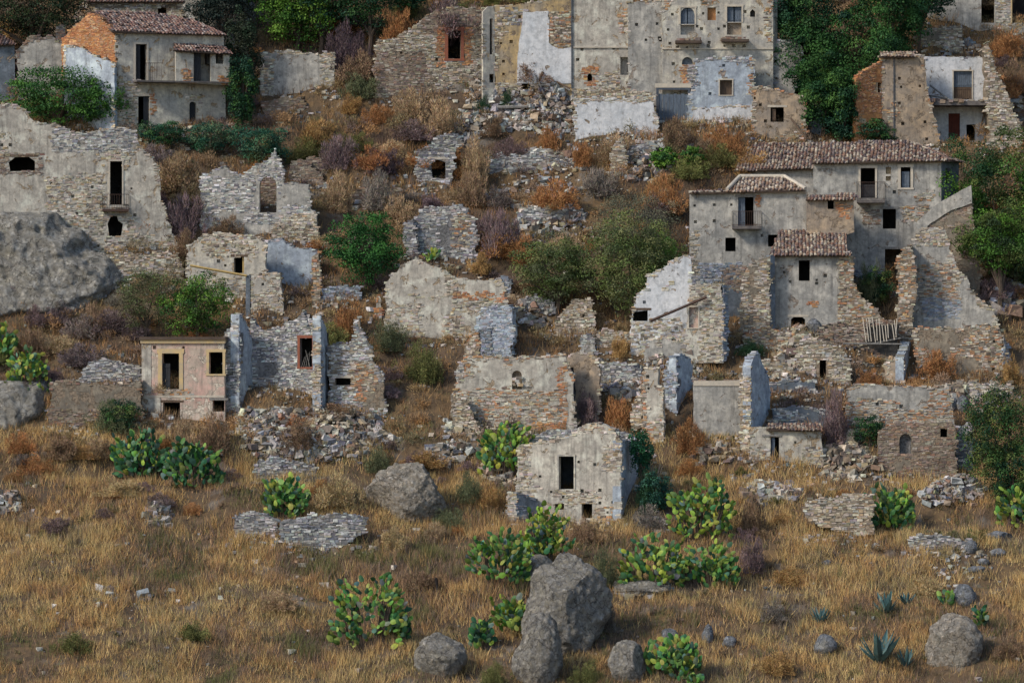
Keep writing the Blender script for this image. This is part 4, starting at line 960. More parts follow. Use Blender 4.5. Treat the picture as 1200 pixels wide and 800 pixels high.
t.wall([(1030, 505), (1050, 496), (1095, 495), (1118, 498), (1122, 570), (1030, 570)], 'mortar', [AR(1054, 508, 1068, 532, k='rec', depth=.35, mat='mortar_grey', pname='niche_filling'), R(1102, 502, 1110, 512, depth=.8, side=.1)], pal='brown', bare=.7, rag=.1)
t = T('ruined_wall', 'ruined stone pier with hollow at the right end of the niche wall', 'pillar', (1128, 552), -8)
t.wall([(1120, 500), (1135, 495), (1140, 500), (1140, 565), (1120, 565)], 'plaster_slate', pal='grey', bare=.5)
t = T('ruined_shed', 'small cream shed with a tile-capped top and narrow dark doorway', 'shed', (915, 542), -3)
t.wall([(880, 500), (903, 500), (961, 502), (963, 520), (966, 552), (880, 552)], 'plaster_cream', [R(903, 512, 913, 541, depth=1.6, side=.3, leaf=[(.1, .5, 0, 1, 'shutter_blue')])], put=[(932, 518)], pal='warm', bare=.08, stone=[(940, 522, 964, 545), (882, 525, 900, 545)], rag=.05, top=False, edge=.05)
t.roof_px((898, 503), (962, 504), [(958, 497), (900, 497)], over=.25, rise_back=.9, pal='tile', miss=.0)
t.bar('lintel', 893, 509, 915, 511, -.1, .08, 'wood_grey')
t.wall([(905, 480), (930, 476), (975, 482), (975, 520), (905, 520)], 'plaster_slate', pl=t.pl.out(-3), pal='grey', bare=.15, rag=.06)
t = T('ruined_wall', 'tall narrow wall end, pale stone front edge and sharp pointed blue-shaded side', 'wall', (875, 535), -22)
t.wall([(867, 440), (872, 432), (879, 428), (880, 560), (867, 560)], 'mortar', pal='warm', bare=1, t=.5, rag=.06)
t.wall([(880, 428), (884, 418), (889, 413), (893, 425), (901, 442), (903, 460), (901, 500), (880, 510)], 'plaster_blue_and_shade', pl=t.side(880, 470), bare=.05, pal='blue', rag=.06, edge=.06)  # side turned from the sun, its shade coloured in as blue
t = T('ruined_wall', 'grey wall with white upper band spanning between two pointed wall ends', 'wall', (840, 525), -3, back=1.0)
t.wall([(812, 444), (830, 446), (868, 445), (870, 545), (812, 545)], 'plaster_grey', pal='brown', bare=.1, clean=[(812, 446, 868, 520)], rag=.05)
t.bar('plaster_band', 813, 446, 867, 452, 0, .05, 'trim_pale')
t = T('ruined_wall', 'cream pillar-like wall with brick foot right of the tan remnant', 'pillar', (770, 520), -14)
t.wall([(753, 436), (757, 431), (771, 431), (771, 452), (777, 454), (778, 535), (753, 540)], 'plaster_pale', put=[(759, 441), (760, 455)], pal='mixed', bare=.1, stone=[dict(s=(755, 492, 778, 530), pal='mixed'), (753, 432, 760, 480)], rag=.05)
t.wall([(741, 475), (747, 465), (753, 462), (753, 500), (741, 505)], 'mortar', pl=t.pl.out(-.3), pal='warm', bare=1, rag=.08)
t = T('ruined_wall', 'sharp blue-shaded wall side with arched top, between cream pillar and grey wall', 'wall', (798, 496), -30)
t.wall([(778, 440), (783, 425), (786, 420), (792, 418), (793, 500), (779, 505)], 'mortar_grey', pal='blue', bare=1, t=.5, rag=.08)
t.wall([(793, 418), (802, 416), (809, 420), (812, 430), (812, 470), (810, 500), (793, 505)], 'plaster_blue_and_shade', pl=t.side(793, 460), bare=.04, pal='blue', rag=.05, edge=.05)  # shaded side, the blue of the shade set in the colour
t = T('ruined_wall', 'rounded stone stub with smooth grey patch above the pointed blue wall side', 'wall', (785, 424), -5)
t.wall([(753, 412), (762, 400), (778, 396), (800, 400), (814, 405), (815, 440), (753, 440)], 'plaster_grey', pal='warm', bare=.4, rag=.12)
t = T('ruined_wall', 'pointed pale stone fragment standing in grass right of the sharp blue gable', 'stone', (917, 436), 20)
t.wall([(908, 437), (912, 418), (916, 412), (922, 425), (924, 445), (908, 445)], 'plaster_pale', pal='warm', bare=.3, t=.4, rag=.05)

# ---- the small house in front
t = T('ruined_house', 'nearest ruined house, streaked grey facade with upper doorway and arched stone gable', 'house', (668, 612), -13)
t.wall([(608, 521), (622, 519), (640, 518), (654, 512), (668, 510), (678, 503), (688, 497), (703, 495), (714, 500), (722, 509), (727, 515), (728, 630), (603, 630)], 'plaster_pale',
       [R(655, 534.5, 672.5, 573, frame='plaster_cream', fw=.1, sill=False, k='room', depth=3, mat='plaster_slate'), R(681.5, 590, 694, 607, depth=1.5), R(650, 590, 661, 597, depth=1)],  # bluish room walls, their dark slate colour also dims the interior
       put=[(633, 558), (646, 576), (697, 544), (682, 575), (703, 574), (703, 589), (718, 588), (717, 606), (712, 600), (660, 582), (678, 541)],
       pal='warm', bare=.06, stone=[('poly', [(608, 520), (622, 519), (619, 575), (608, 575)]), ('poly', [(707, 520), (727, 516), (727, 555), (708, 556), (706, 540)]), ('poly', [(645, 575), (700, 572), (705, 590), (660, 592)]), dict(s=(690, 595, 728, 612), pal='mixed'), dict(s=('poly', [(678, 505), (690, 498), (704, 496), (722, 510), (700, 503), (684, 510)]), pal='warm')],
       clean=[(622, 524, 650, 570), (676, 522, 704, 568), (684, 506, 716, 516), (700, 560, 728, 592)], rag=.08, edge=.12)
t.wall([(728, 516), (738, 517), (748, 518), (748, 600), (728, 640)], 'plaster_blue_and_shade', pl=t.side(728, 560), bare=.02, pal='blue', rag=.04, edge=.05)  # right side wall with its blue shade painted into the plaster
t.wall([(622, 509), (640, 505), (665, 504), (680, 501), (700, 498), (735, 508), (745, 516), (745, 540), (622, 540)], 'mortar_grey', pl=t.pl.out(-4.2), pal='grey', bare=.8, rag=.1)
an = t.pl.out(1.2)
t.wall([(595, 577), (606, 576), (606, 640), (595, 640)], 'plaster_grey', pl=an, t=.5, pal='warm', bare=.4, rag=.04)
t.wall([(606, 576), (616, 580), (628, 584), (630, 590), (630, 640), (606, 640)], 'plaster_slate', pl=Pl(an.hit(606, 600), 25), t=.4, pal='blue', bare=.1, rag=.04, edge=.05)

# ---- dry stone terrace walls in the field
def dry(label, pts, anchor, pal='warm', yaw=0, t_=.7, **k):
    t = T('dry_stone_wall', label, 'wall', anchor, yaw)
    t.wall(pts, 'mortar_grey' if pal in ('grey', 'blue') else 'mortar', pal=pal, bare=1, rag=.13, t=t_, **k)
dry('square-ended dry stone wall left of a round cactus bush, right field', [(944, 590), (960, 584), (985, 582), (1005, 578), (1022, 580), (1025, 626), (1000, 628), (975, 618), (944, 606)], (990, 626), 'warm', -8, size=1.15)
dry('long pale dry stone wall beside the big tan boulder, centre left', [(328, 612), (352, 607), (380, 604), (410, 604), (432, 606), (428, 625), (400, 645), (345, 642), (328, 634)], (380, 643), 'grey', 3, size=1.1)
dry('low grey dry stone bank under the small round cactus, left field', [(275, 606), (290, 600), (312, 603), (326, 610), (326, 630), (275, 632)], (300, 630), 'grey', 0, size=1.0)
dry('small stone bank in dry grass far left of the pink house', [(97, 434), (105, 424), (120, 421), (138, 424), (165, 430), (165, 455), (97, 452)], (130, 448), 'grey', 0)
dry('long brownish terrace bank left of the pink house', [(58, 450), (90, 446), (130, 450), (165, 446), (168, 500), (58, 500)], (110, 494), 'brown', 2, clean=[(60, 450, 165, 480)])
dry('thin line of flat stones on the grassy field, right', [(1065, 633), (1085, 627), (1110, 629), (1140, 632), (1143, 648), (1065, 650)], (1105, 646), 'grey', 0)

# ---- further low crumbling walls that tie the ruins together
for lab, pts, an, yw, mt, pl_, br in [
 ('low dark terrace wall with slot, right of the curved blue-white room', [(376, 338), (392, 335), (410, 337), (424, 336), (424, 352), (376, 352)], (400, 350), 0, 'mortar_grey', 'blue', .9),
 ('narrow upright wall fragment in the scrub right of the upper pale bank', [(717, 174), (724, 167), (733, 170), (736, 205), (717, 208)], (726, 204), -5, 'mortar', 'warm', 1),
 ('low wall stub running right from the narrow upright fragment', [(736, 172), (752, 168), (768, 172), (770, 188), (736, 190)], (752, 187), 4, 'mortar_grey', 'grey', 1),
 ('crumbling wall line under the purple shrubs, upper left of centre', [(404, 228), (420, 222), (446, 226), (470, 221), (470, 238), (404, 240)], (436, 236), 0, 'mortar', 'brown', 1),
 ('broken stone wall line on the slope above the olive bushes', [(606, 250), (625, 243), (648, 246), (668, 240), (684, 246), (684, 264), (606, 266)], (645, 263), 2, 'mortar_grey', 'grey', 1),
 ('short stone wall behind the tower stub, among brown brush', [(612, 352), (628, 345), (648, 350), (652, 368), (612, 370)], (632, 366), 0, 'mortar_grey', 'grey', 1),
 ('low wall joining tower stub and white sloping ruin', [(698, 392), (715, 386), (738, 390), (742, 408), (698, 410)], (720, 407), 3, 'mortar', 'warm', 1),
 ('crumbled terrace wall below the grassy gap, centre right', [(700, 432), (716, 426), (738, 430), (752, 436), (752, 455), (700, 456)], (726, 452), -3, 'mortar_grey', 'grey', 1),
 ('low grey wall line above the cream shed, half hidden by scrub', [(903, 448), (925, 444), (955, 447), (960, 462), (903, 464)], (930, 461), 0, 'plaster_slate', 'grey', .4),
 ('ledge of stones before the pointed fragment, right cluster', [(868, 424), (885, 418), (905, 424), (932, 430), (932, 444), (868, 444)], (900, 441), 0, 'mortar', 'warm', 1),
 ('stone ledge left of the dark doorway front, right cluster', [(872, 392), (890, 384), (912, 388), (930, 392), (930, 412), (872, 414)], (900, 410), 4, 'mortar', 'mixed', 1),
 ('retaining wall stub right of the broad low wall, far right', [(1122, 452), (1140, 446), (1165, 450), (1185, 446), (1188, 466), (1122, 468)], (1155, 464), 0, 'mortar_grey', 'warm', 1),
 ('crumbling field wall left of the tan boulder', [(300, 545), (325, 536), (350, 540), (372, 548), (372, 562), (300, 562)], (336, 560), 4, 'mortar_grey', 'grey', 1),
 ('brownish wall remnant under the grey panel wall, left slope', [(306, 118), (330, 114), (356, 118), (356, 136), (306, 138)], (330, 135), 0, 'mortar', 'brown', .9),
 ('low stone bank between round green tree and ivy-dotted wall', [(474, 262), (484, 256), (490, 300), (476, 305)], (482, 300), -6, 'mortar_grey', 'grey', 1),
 ('stone footing under the arched window wall, right part', [(320, 268), (345, 262), (372, 266), (374, 284), (320, 286)], (346, 283), 3, 'mortar', 'warm', 1),
 ('fallen wall corner below the slanting facade, left', [(110, 300), (140, 296), (175, 300), (208, 296), (215, 330), (110, 335)], (165, 330), 4, 'mortar', 'warm', 1),
 ('curved stone bank beneath the nearest house right corner', [(750, 612), (765, 606), (780, 610), (780, 622), (750, 624)], (765, 621), 0, 'mortar_grey', 'grey', 1),
]:
    t = T('ruined_wall', lab, 'wall', an, yw); t.wall(pts, mt, pal=pl_, bare=br, rag=.15, t=.7)

# ================================================================== ROCKS AND RUBBLE
def ico(sub):
    import bmesh
    bm = bmesh.new(); bmesh.ops.create_icosphere(bm, subdivisions=sub, radius=1.0)
    V = np.array([v.co[:] for v in bm.verts]); F = np.array([[v.index for v in f.verts] for f in bm.faces]); bm.free()
    return V, F
ICO = {k: ico(k) for k in (4, 5, 6)}
def boulder(label, x0, y0, x1, y1, mat='boulder_rock', seed=0, cuts=10, depth=.8, name='boulder', cat='boulder', lean=0.0, power=1.0, sink=.25, by=None):
    rg = np.random.default_rng(seed + 100)
    base = G((x0 + x1) / 2, by or y1)
    s = (base.y - CAM_Y) / 260 / PPM
    w = (x1 - x0) * s; h = (y1 - y0) * s
    V, F = ICO[6 if x1 - x0 > 90 else 5 if x1 - x0 > 40 else 4]; V = V.copy()
    for k in range(cuts):
        n = rg.normal(size=3); n[2] = n[2] * .7 + .15; n /= np.linalg.norm(n)
        d = rg.uniform(.68, .92); e = V @ n - d
        V -= np.maximum(e, 0)[:, None] * n
    V *= 1 / np.abs(V).max(0)
    f1 = lambda q, sd: (fbm(V[:, 0] * q + seed, V[:, 2] * q, sd, 4) + fbm(V[:, 1] * q, V[:, 2] * q + V[:, 0] * q * .6, sd + 3, 4)) - 1
    r = 1 + .16 * f1(1.7, seed + 5) + .11 * f1(5.5, seed + 9) + .07 * f1(14, seed + 19)
    V *= r[:, None]; V *= 1 / np.abs(V).max(0)
    V[:, 0] += lean * (V[:, 2] + 1)
    V *= np.array([w / 2, w / 2 * depth, h / 2 * (1 + sink)])
    V[:, 2] += h / 2 * (1 - sink)
    V[:, 1] += w / 2 * depth * .6
    o = link(name, make_mesh(name, V, F, mat, smooth=True)); o.location = base
    o['label'] = label; o['category'] = cat
    return o
boulder('big pointed grey boulder in front of the nearest ruined house', 610, 650, 722, 768, seed=3, cuts=12, depth=.85, lean=-.04)
boulder('tall blocky boulder with flat top in the bottom foreground, left of the pointed one', 599, 724, 665, 812, seed=5, cuts=9, depth=.9, by=806)
boulder('wide flat-topped tan boulder standing in the grass beside the pale dry stone wall', 424, 539, 524, 612, 'boulder_tan', seed=8, cuts=9, depth=.7, lean=.05)
boulder('small rounded boulder at the bottom edge left of a cactus', 712, 752, 758, 800, seed=11, cuts=8)
boulder('low dark boulder at the bottom edge below the leafy cactus', 482, 742, 548, 792, seed=12, cuts=8)
boulder('large low boulder half buried in grass, lower right', 1082, 720, 1153, 782, 'boulder_tan', seed=14, cuts=8)
boulder('smooth grey-blue boulder with a small plant beside it, lower right', 1115, 687, 1146, 713, 'blue_rock', seed=15, cuts=6)
boulder('flat blue-grey slab rock lying at the right edge of the field', 1150, 621, 1189, 634, 'blue_rock', seed=16, cuts=7)
boulder('small pale flat stone just below the blue slab at right', 1160, 642, 1180, 653, 'blue_rock', seed=17, cuts=6)
boulder('pale angular stone above the grass, left of two flat stones at right', 1130, 634, 1146, 649, 'blue_rock', seed=18, cuts=6)
boulder('pale rock pair member, upper one below the right slab', 1145, 655, 1160, 664, 'blue_rock', seed=19, cuts=6)
boulder('pale rock pair member, lower one below the right slab', 1134, 664, 1158, 672, 'blue_rock', seed=20, cuts=6)
boulder('dark bluish rock sunk in grass beside the tall agave, lower right', 952, 744, 982, 768, 'blue_rock', seed=21, cuts=6)
boulder('small rock behind the bottom cactus, lower centre', 772, 736, 796, 752, 'blue_rock', seed=22, cuts=6)
boulder('upright pale grey stone right of the bottom cactus', 822, 733, 837, 755, 'blue_rock', seed=23, cuts=6)
boulder('round bluish stone in grass right of the upright pale stone', 846, 746, 864, 760, 'blue_rock', seed=24, cuts=6)
boulder('reddish brown rock on the left shoulder of the pointed boulder', 608, 650, 652, 690, 'boulder_tan', seed=25, cuts=9)
boulder('round blue rock in the rubble above the niche wall, left of a pair', 1106, 463, 1122, 482, 'blue_rock', seed=26, cuts=6)
boulder('round blue rock in the rubble above the niche wall, right of a pair', 1121, 464, 1136, 484, 'blue_rock', seed=27, cuts=6)
boulder('dark grey-blue rock beside the black stone window, lower right cluster', 944, 375, 964, 394, 'blue_rock', seed=28, cuts=6)
boulder('small tilted stone on the rubble right of the cream shed', 988, 504, 1008, 530, 'boulder_tan', seed=29, cuts=8)
boulder('isolated white round stone on top of the tall right ruin', 1104, 271, 1111, 280, 'white_enamel', seed=30, cuts=5, by=282)
boulder('low stone lying in grass, middle of the right field', 962, 656, 974, 664, 'blue_rock', seed=31, cuts=6)
boulder('flat grey slab of rock lying under the double cactus mound', 718, 682, 790, 700, 'boulder_rock', seed=32, cuts=10, depth=.5)

# big shaded rock face on the left
def cliff(label, poly, anchor, mat='cliff_rock', seed=0, thick=3.2):
    A = G(*anchor); pl = Pl(A, 8)
    P = [pl.uz(*q) for q in poly]
    us = [q[0] for q in P]; zs = [q[1] for q in P]
    step = .13
    nu = int((max(us) - min(us)) / step) + 2; nz = int((max(zs) - min(zs)) / step) + 2
    U, Z = np.meshgrid(min(us) - step + np.arange(nu + 1) * step, min(zs) - step + np.arange(nz + 1) * step)
    d = segdist(U, Z, P); ins = inpoly(U, Z, P)
    q = np.where(ins, d, -d) + 2.2 * (fbm(U * .5, Z * .7, seed + 61, 4) - .5)
    bul = np.clip(q / 1.1, -.6, 1)
    off = -.3 + 1.2 * bul - .42 * (Z - min(zs)) + 1.5 * (fbm(U * .35 + Z * .18, Z * .25 + seed, seed + 40, 4) - .5) + .8 * (fbm(U * .8 + Z * 1.1, Z * .45 - U * .3, seed + 44, 5) - .5) + .5 * (fbm(U * 3 + Z * 2, Z * 2.5, seed + 47, 4) - .5)
    X = pl.A.x + pl.d.x * U + pl.n.x * off - A.x; Y = pl.A.y + pl.d.y * U + pl.n.y * off - A.y
    V = np.stack([X, Y, Z - A.z], -1).reshape(-1, 3)
    keep = (q > -.35)
    i, j = np.nonzero(keep[:-1, :-1] & keep[1:, :-1] & keep[:-1, 1:] & keep[1:, 1:])
    w = nu + 1
    F = np.stack([i * w + j, i * w + j + 1, (i + 1) * w + j + 1, (i + 1) * w + j], -1)
    # a back shell gives the outcrop its body
    n = len(V); Vb = V.copy(); Vb[:, 1] += thick; V2 = np.concatenate([V, Vb])
    cnt = {}
    for a, b, c, d_ in F:
        for e in ((a, b), (b, c), (c, d_), (d_, a)):
            k = (min(e), max(e)); cnt[k] = None if k in cnt else e
    ring = np.array([(b, a, a + n, b + n) for (a, b) in [e for e in cnt.values() if e is not None]])
    F2 = np.concatenate([F, F[:, ::-1] + n, ring])
    o = link('rock_outcrop', make_mesh('rock_outcrop', V2, F2, mat, smooth=True)); o.location = A
    o['label'] = label; o['category'] = 'rock'
cliff('large smooth blue-grey rock face below the tall cream facade, left edge', [(-30, 250), (20, 248), (50, 252), (60, 250), (84, 268), (104, 292), (126, 308), (142, 330), (138, 362), (110, 372), (60, 380), (-30, 385)], (60, 372), seed=1)
cliff('grey rock face under the cactus bushes at the left edge', [(-30, 448), (20, 450), (48, 455), (58, 470), (56, 500), (-30, 512)], (20, 500), seed=2)
cliff('dark blue-grey rocky bank at the top edge, right of the sagging roof', [(212, -60), (300, -60), (300, 30), (292, 70), (275, 60), (262, 40), (225, 25)], (262, 62), seed=3)

# rubble: heaps of loose stones lying on the slope
def rubble(label, poly, n, pal='grey', smin=.07, smax=.22, mound=.5, name='rubble_heap'):
    xs = [q[0] for q in poly]; ys = [q[1] for q in poly]
    pts = []; n = int(n * 1.5)
    Yc = G(sum(xs) / len(xs), sum(ys) / len(ys)); s = (Yc.y - CAM_Y) / 260 / PPM
    tries = 0
    while len(pts) < n and tries < n * 8:
        tries += 1
        x = random.uniform(min(xs), max(xs)); y = random.uniform(min(ys), max(ys))
        if inpoly(np.array([x]), np.array([y]), poly)[0]:
            g = G(x, y); e = float(segdist(np.array([x]), np.array([y]), poly)[0]) * s
            g.z += mound * min(1, e / .8) * random.uniform(.1, 1); pts.append(g)
    n = len(pts); P = np.array([p[:] for p in pts]); base = P.mean(0)
    V1 = np.array([(x_, y_, z_) for z_ in (-1, 1) for y_ in (-1, 1) for x_ in (-1, 1)], float)
    F1 = np.array([(0, 2, 3, 1), (4, 5, 7, 6), (0, 1, 5, 4), (1, 3, 7, 5), (3, 2, 6, 7), (2, 0, 4, 6)])
    k = 8
    sc = (smin * .8 + (smax * 1.7 - smin) * RNG.random((n, 1, 1)) ** 3.2) * RNG.uniform(.55, 1.35, (n, 1, 3)) * np.array([1.15, .9, .6])
    V = V1[None] * (.82 + .3 * RNG.uniform(-1, 1, (n, k, 3)))
    V = V * sc
    an = RNG.uniform(0, 6.28, n); ca, sa = np.cos(an)[:, None], np.sin(an)[:, None]
    tl = RNG.normal(0, .45, n); ct, st = np.cos(tl)[:, None], np.sin(tl)[:, None]
    V = np.stack([V[:, :, 0] * ct - V[:, :, 2] * st, V[:, :, 1], V[:, :, 0] * st + V[:, :, 2] * ct], -1)
    V = np.stack([V[:, :, 0] * ca - V[:, :, 1] * sa, V[:, :, 0] * sa + V[:, :, 1] * ca, V[:, :, 2]], -1)
    V = (V + (P - base)[:, None]).reshape(-1, 3)
    F = (F1[None] + (np.arange(n) * k)[:, None, None]).reshape(-1, 4)
    cols = np.repeat(srgb_jit(PAL[pal] + PAL['brown'] + PAL['mixed'][:4], n, .2) * .92, len(F1), 0)
    o = link(name, make_mesh(name, V, F, 'stone', cols)); o.location = base
    o['label'] = label; o['category'] = 'rubble'; o['kind'] = 'stuff'
B = lambda x0, y0, x1, y1: [(x0, (y0 + y1) / 2), ((x0 * 3 + x1) / 4, y0), ((x0 + x1 * 3) / 4, y0), (x1, (y0 + y1) / 2), ((x0 + x1 * 3) / 4, y1), ((x0 * 3 + x1) / 4, y1)]
rubble('steep heap of pale rubble below the broken roof timbers', [(600, 120), (630, 100), (668, 106), (675, 150), (650, 165), (600, 150)], 900, 'grey', mound=.9)
rubble('long spill of pale stones running down left below the palace', [(548, 125), (600, 120), (620, 150), (560, 165), (500, 200), (490, 215), (485, 185), (530, 150)], 800, 'grey')
rubble('pale stones spread among scrub left of the palace foot', [(552, 95), (580, 100), (620, 118), (610, 130), (552, 122)], 250, 'grey')
rubble('band of grey stones on the bank in the upper centre', B(565, 178, 680, 200), 420, 'grey')
rubble('scattered stones and masonry lumps right of the upper bank', B(715, 168, 790, 215), 300, 'grey')
rubble('large fan of fallen grey stones under the dark stone house', [(275, 485), (370, 480), (440, 490), (470, 520), (430, 535), (330, 555), (285, 530)], 1700, 'grey', .06, .2)
rubble('heap of paler stones at the right of the fallen fan', B(350, 484, 440, 530), 500, 'warm', .08, .2, 1.0)
rubble('pile of stones between stepped wall and niche wall', B(500, 520, 560, 545), 160, 'grey')
rubble('stones spilled along the left of the nearest house', B(560, 535, 612, 570), 200, 'warm')
rubble('rubble slope right of the cream shed', [(960, 535), (985, 520), (1010, 525), (1035, 550), (1000, 565), (965, 560)], 500, 'warm', mound=.8)
rubble('wide rubble field above the niche wall on the right', [(1095, 452), (1140, 448), (1185, 455), (1185, 470), (1140, 480), (1100, 470)], 500, 'warm')
rubble('dark stone heap beside the tall bush at right', [(1080, 580), (1100, 565), (1130, 558), (1150, 565), (1150, 585), (1110, 592), (1085, 592)], 600, 'grey', .07, .19, .9)
rubble('line of grey stones above the square-ended wall', B(865, 566, 945, 592), 260, 'grey')
rubble('stones scattered under the double cactus mound', B(720, 683, 790, 700), 160, 'grey')
rubble('rubble below the niche wall stones at centre', B(525, 495, 580, 512), 150, 'warm')
rubble('stone spill between cream pillar and long niche wall', B(700, 430, 760, 470), 350, 'grey', mound=.3)
rubble('stones spilling below the white sloping ruin', B(745, 395, 850, 425), 500, 'warm', mound=.4)
rubble('pale stone jumble in front of the black stone window', B(905, 385, 960, 440), 420, 'warm', mound=.5)
rubble('grey boulders and stones right of the broad low wall', B(1150, 330, 1200, 375), 100, 'blue', .1, .4)
rubble('stones spilling right of the tall stone ruin', B(1160, 95, 1200, 165), 300, 'warm')
rubble('small stone heap at the left edge of the field', B(-5, 578, 26, 602), 110, 'grey')
rubble('small stone heap in the grass left of the low grey bank', B(168, 595, 203, 617), 110, 'grey')
rubble('scattered small stones in the lower left field', B(70, 690, 230, 712), 40, 'grey', mound=.05)
rubble('grey stones on the slope above the pale middle ruin', B(600, 235, 690, 290), 300, 'grey', mound=.2)
rubble('stones lying right of the pale middle ruin', B(600, 350, 655, 385), 160, 'grey', mound=.3)
rubble('stones lying in front of the grey white-banded wall', B(805, 520, 870, 545), 120, 'warm', mound=.2)
rubble('stones beside the plant-topped boulder, lower right', B(1075, 640, 1170, 680), 50, 'grey', .06, .16, .05)
rubble('stones in the upper centre scrub', B(410, 195, 480, 230), 60, 'grey', .06, .16, .05)
rubble('stones in scrub left of the metal gate wall', B(560, 215, 700, 245), 160, 'grey', .06, .18, .2)

# ================================================================== PLANTS
def blades(P, D, L, W, C):
    """thin triangles from P along D"""
    n = len(P)
    D = D / np.linalg.norm(D, axis=1, keepdims=True)
    r = RNG.normal(size=(n, 3)); S = np.cross(D, r); S /= np.linalg.norm(S, axis=1, keepdims=True) + 1e-9
    V = np.stack([P - S * W[:, None], P + S * W[:, None], P + D * L[:, None]], 1).reshape(-1, 3)
    return V, np.arange(3 * n).reshape(-1, 3), C
def shrub_mesh(name, n=1500, kind='feather', seed=0):
    rg = np.random.default_rng(seed)
    # unit dome: radius 1 wide, 1 high; sprays of twigs
    k = 60 if kind == 'feather' else 110
    cen = rg.normal(size=(k, 3)); cen[:, 2] = np.abs(cen[:, 2]); cen /= np.linalg.norm(cen, axis=1, keepdims=True)
    cen *= rg.uniform(.35, .92, (k, 1)) * (1 + .18 * rg.normal(size=(k, 1)))
    cen[:, 2] *= .95
    idx = rg.integers(0, k, n)
    dd = rg.normal(size=(n, 3)); dd /= np.linalg.norm(dd, axis=1, keepdims=True)
    P = cen[idx] + dd * (rg.uniform(.12, .26, k)[idx])[:, None] * rg.uniform(.55, 1.1, (n, 1))
    P[:, 2] = np.abs(P[:, 2])
    D = P * np.array([.6, .6, .3]) + dd * .7 + np.array([0, 0, .55]) + .35 * rg.normal(size=(n, 3))
    L = rg.uniform(.05, .15, n) * (1 if kind == 'feather' else .5)
    W = rg.uniform(.008, .018, n) * (1 if kind == 'feather' else .9)
    tint = .65 + .65 * rg.random(k)
    c = (tint[idx] * rg.uniform(.65, 1.3, n))[:, None] * (1 + .06 * rg.normal(size=(n, 3)))
    # main stems
    m = 26; a = rg.uniform(0, 6.28, m); P2 = np.stack([.12 * np.cos(a), .12 * np.sin(a), np.full(m, -.15)], -1)
    D2 = np.stack([np.cos(a) * rg.uniform(.1, .9, m), np.sin(a) * rg.uniform(.1, .9, m), rg.uniform(.5, 1, m)], -1)
    P = np.concatenate([P, P2]); D = np.concatenate([D, D2]); L = np.concatenate([L, rg.uniform(.6, 1., m)]); W = np.concatenate([W, np.full(m, .018)])
    c = np.concatenate([c, np.full((m, 3), .7)])
    V, F, C = blades(P, D, L, W, c)
    return make_mesh(name, V, F, 'twigs', np.clip(C, .05, 2))
SHRUBS = [shrub_mesh('dry_shrub', 6500, 'feather', 60 + k) for k in range(5)]
BROOM = [shrub_mesh('bush', 11000, 'leafy', 80 + k) for k in range(3)]
CLR = {'rust': (.40, .20, .085), 'ochre': (.46, .29, .12), 'purple': (.23, .165, .165), 'brown': (.28, .19, .12), 'olive': (.17, .18, .065), 'grey': (.24, .21, .18),
       'straw': (.50, .38, .20), 'greygreen': (.15, .17, .09), 'dkpurple': (.12, .085, .095), 'green': (.07, .15, .035), 'dkgreen': (.035, .085, .04), 'teal': (.035, .10, .07), 'tan': (.42, .30, .18)}
def shrub(label, x0, y0, x1, y1, col, kind='dry', by=None, group=None, cat='shrub', name=None, front=0.0):
    base = G((x0 + x1) / 2, by or y1); s = (base.y - CAM_Y) / 260 / PPM
    me = random.choice(SHRUBS if kind == 'dry' else BROOM)
    o = link(name or ('dry_shrub' if kind == 'dry' else 'bush'), me)
    h = ((by or y1) - y0) * s
    o.location = base + Vector((0, -front, -.1))
    o.scale = ((x1 - x0) / 2 * s * .95, (x1 - x0) / 2 * s * .8, h * .88); o.rotation_euler = (0, 0, random.uniform(0, 6.28))
    j = random.uniform(.9, 1.1)
    o.color = tuple(c * j for c in CLR[col]) + (1,)
    o['label'] = label; o['category'] = cat
    if group: o['group'] = group
    return o
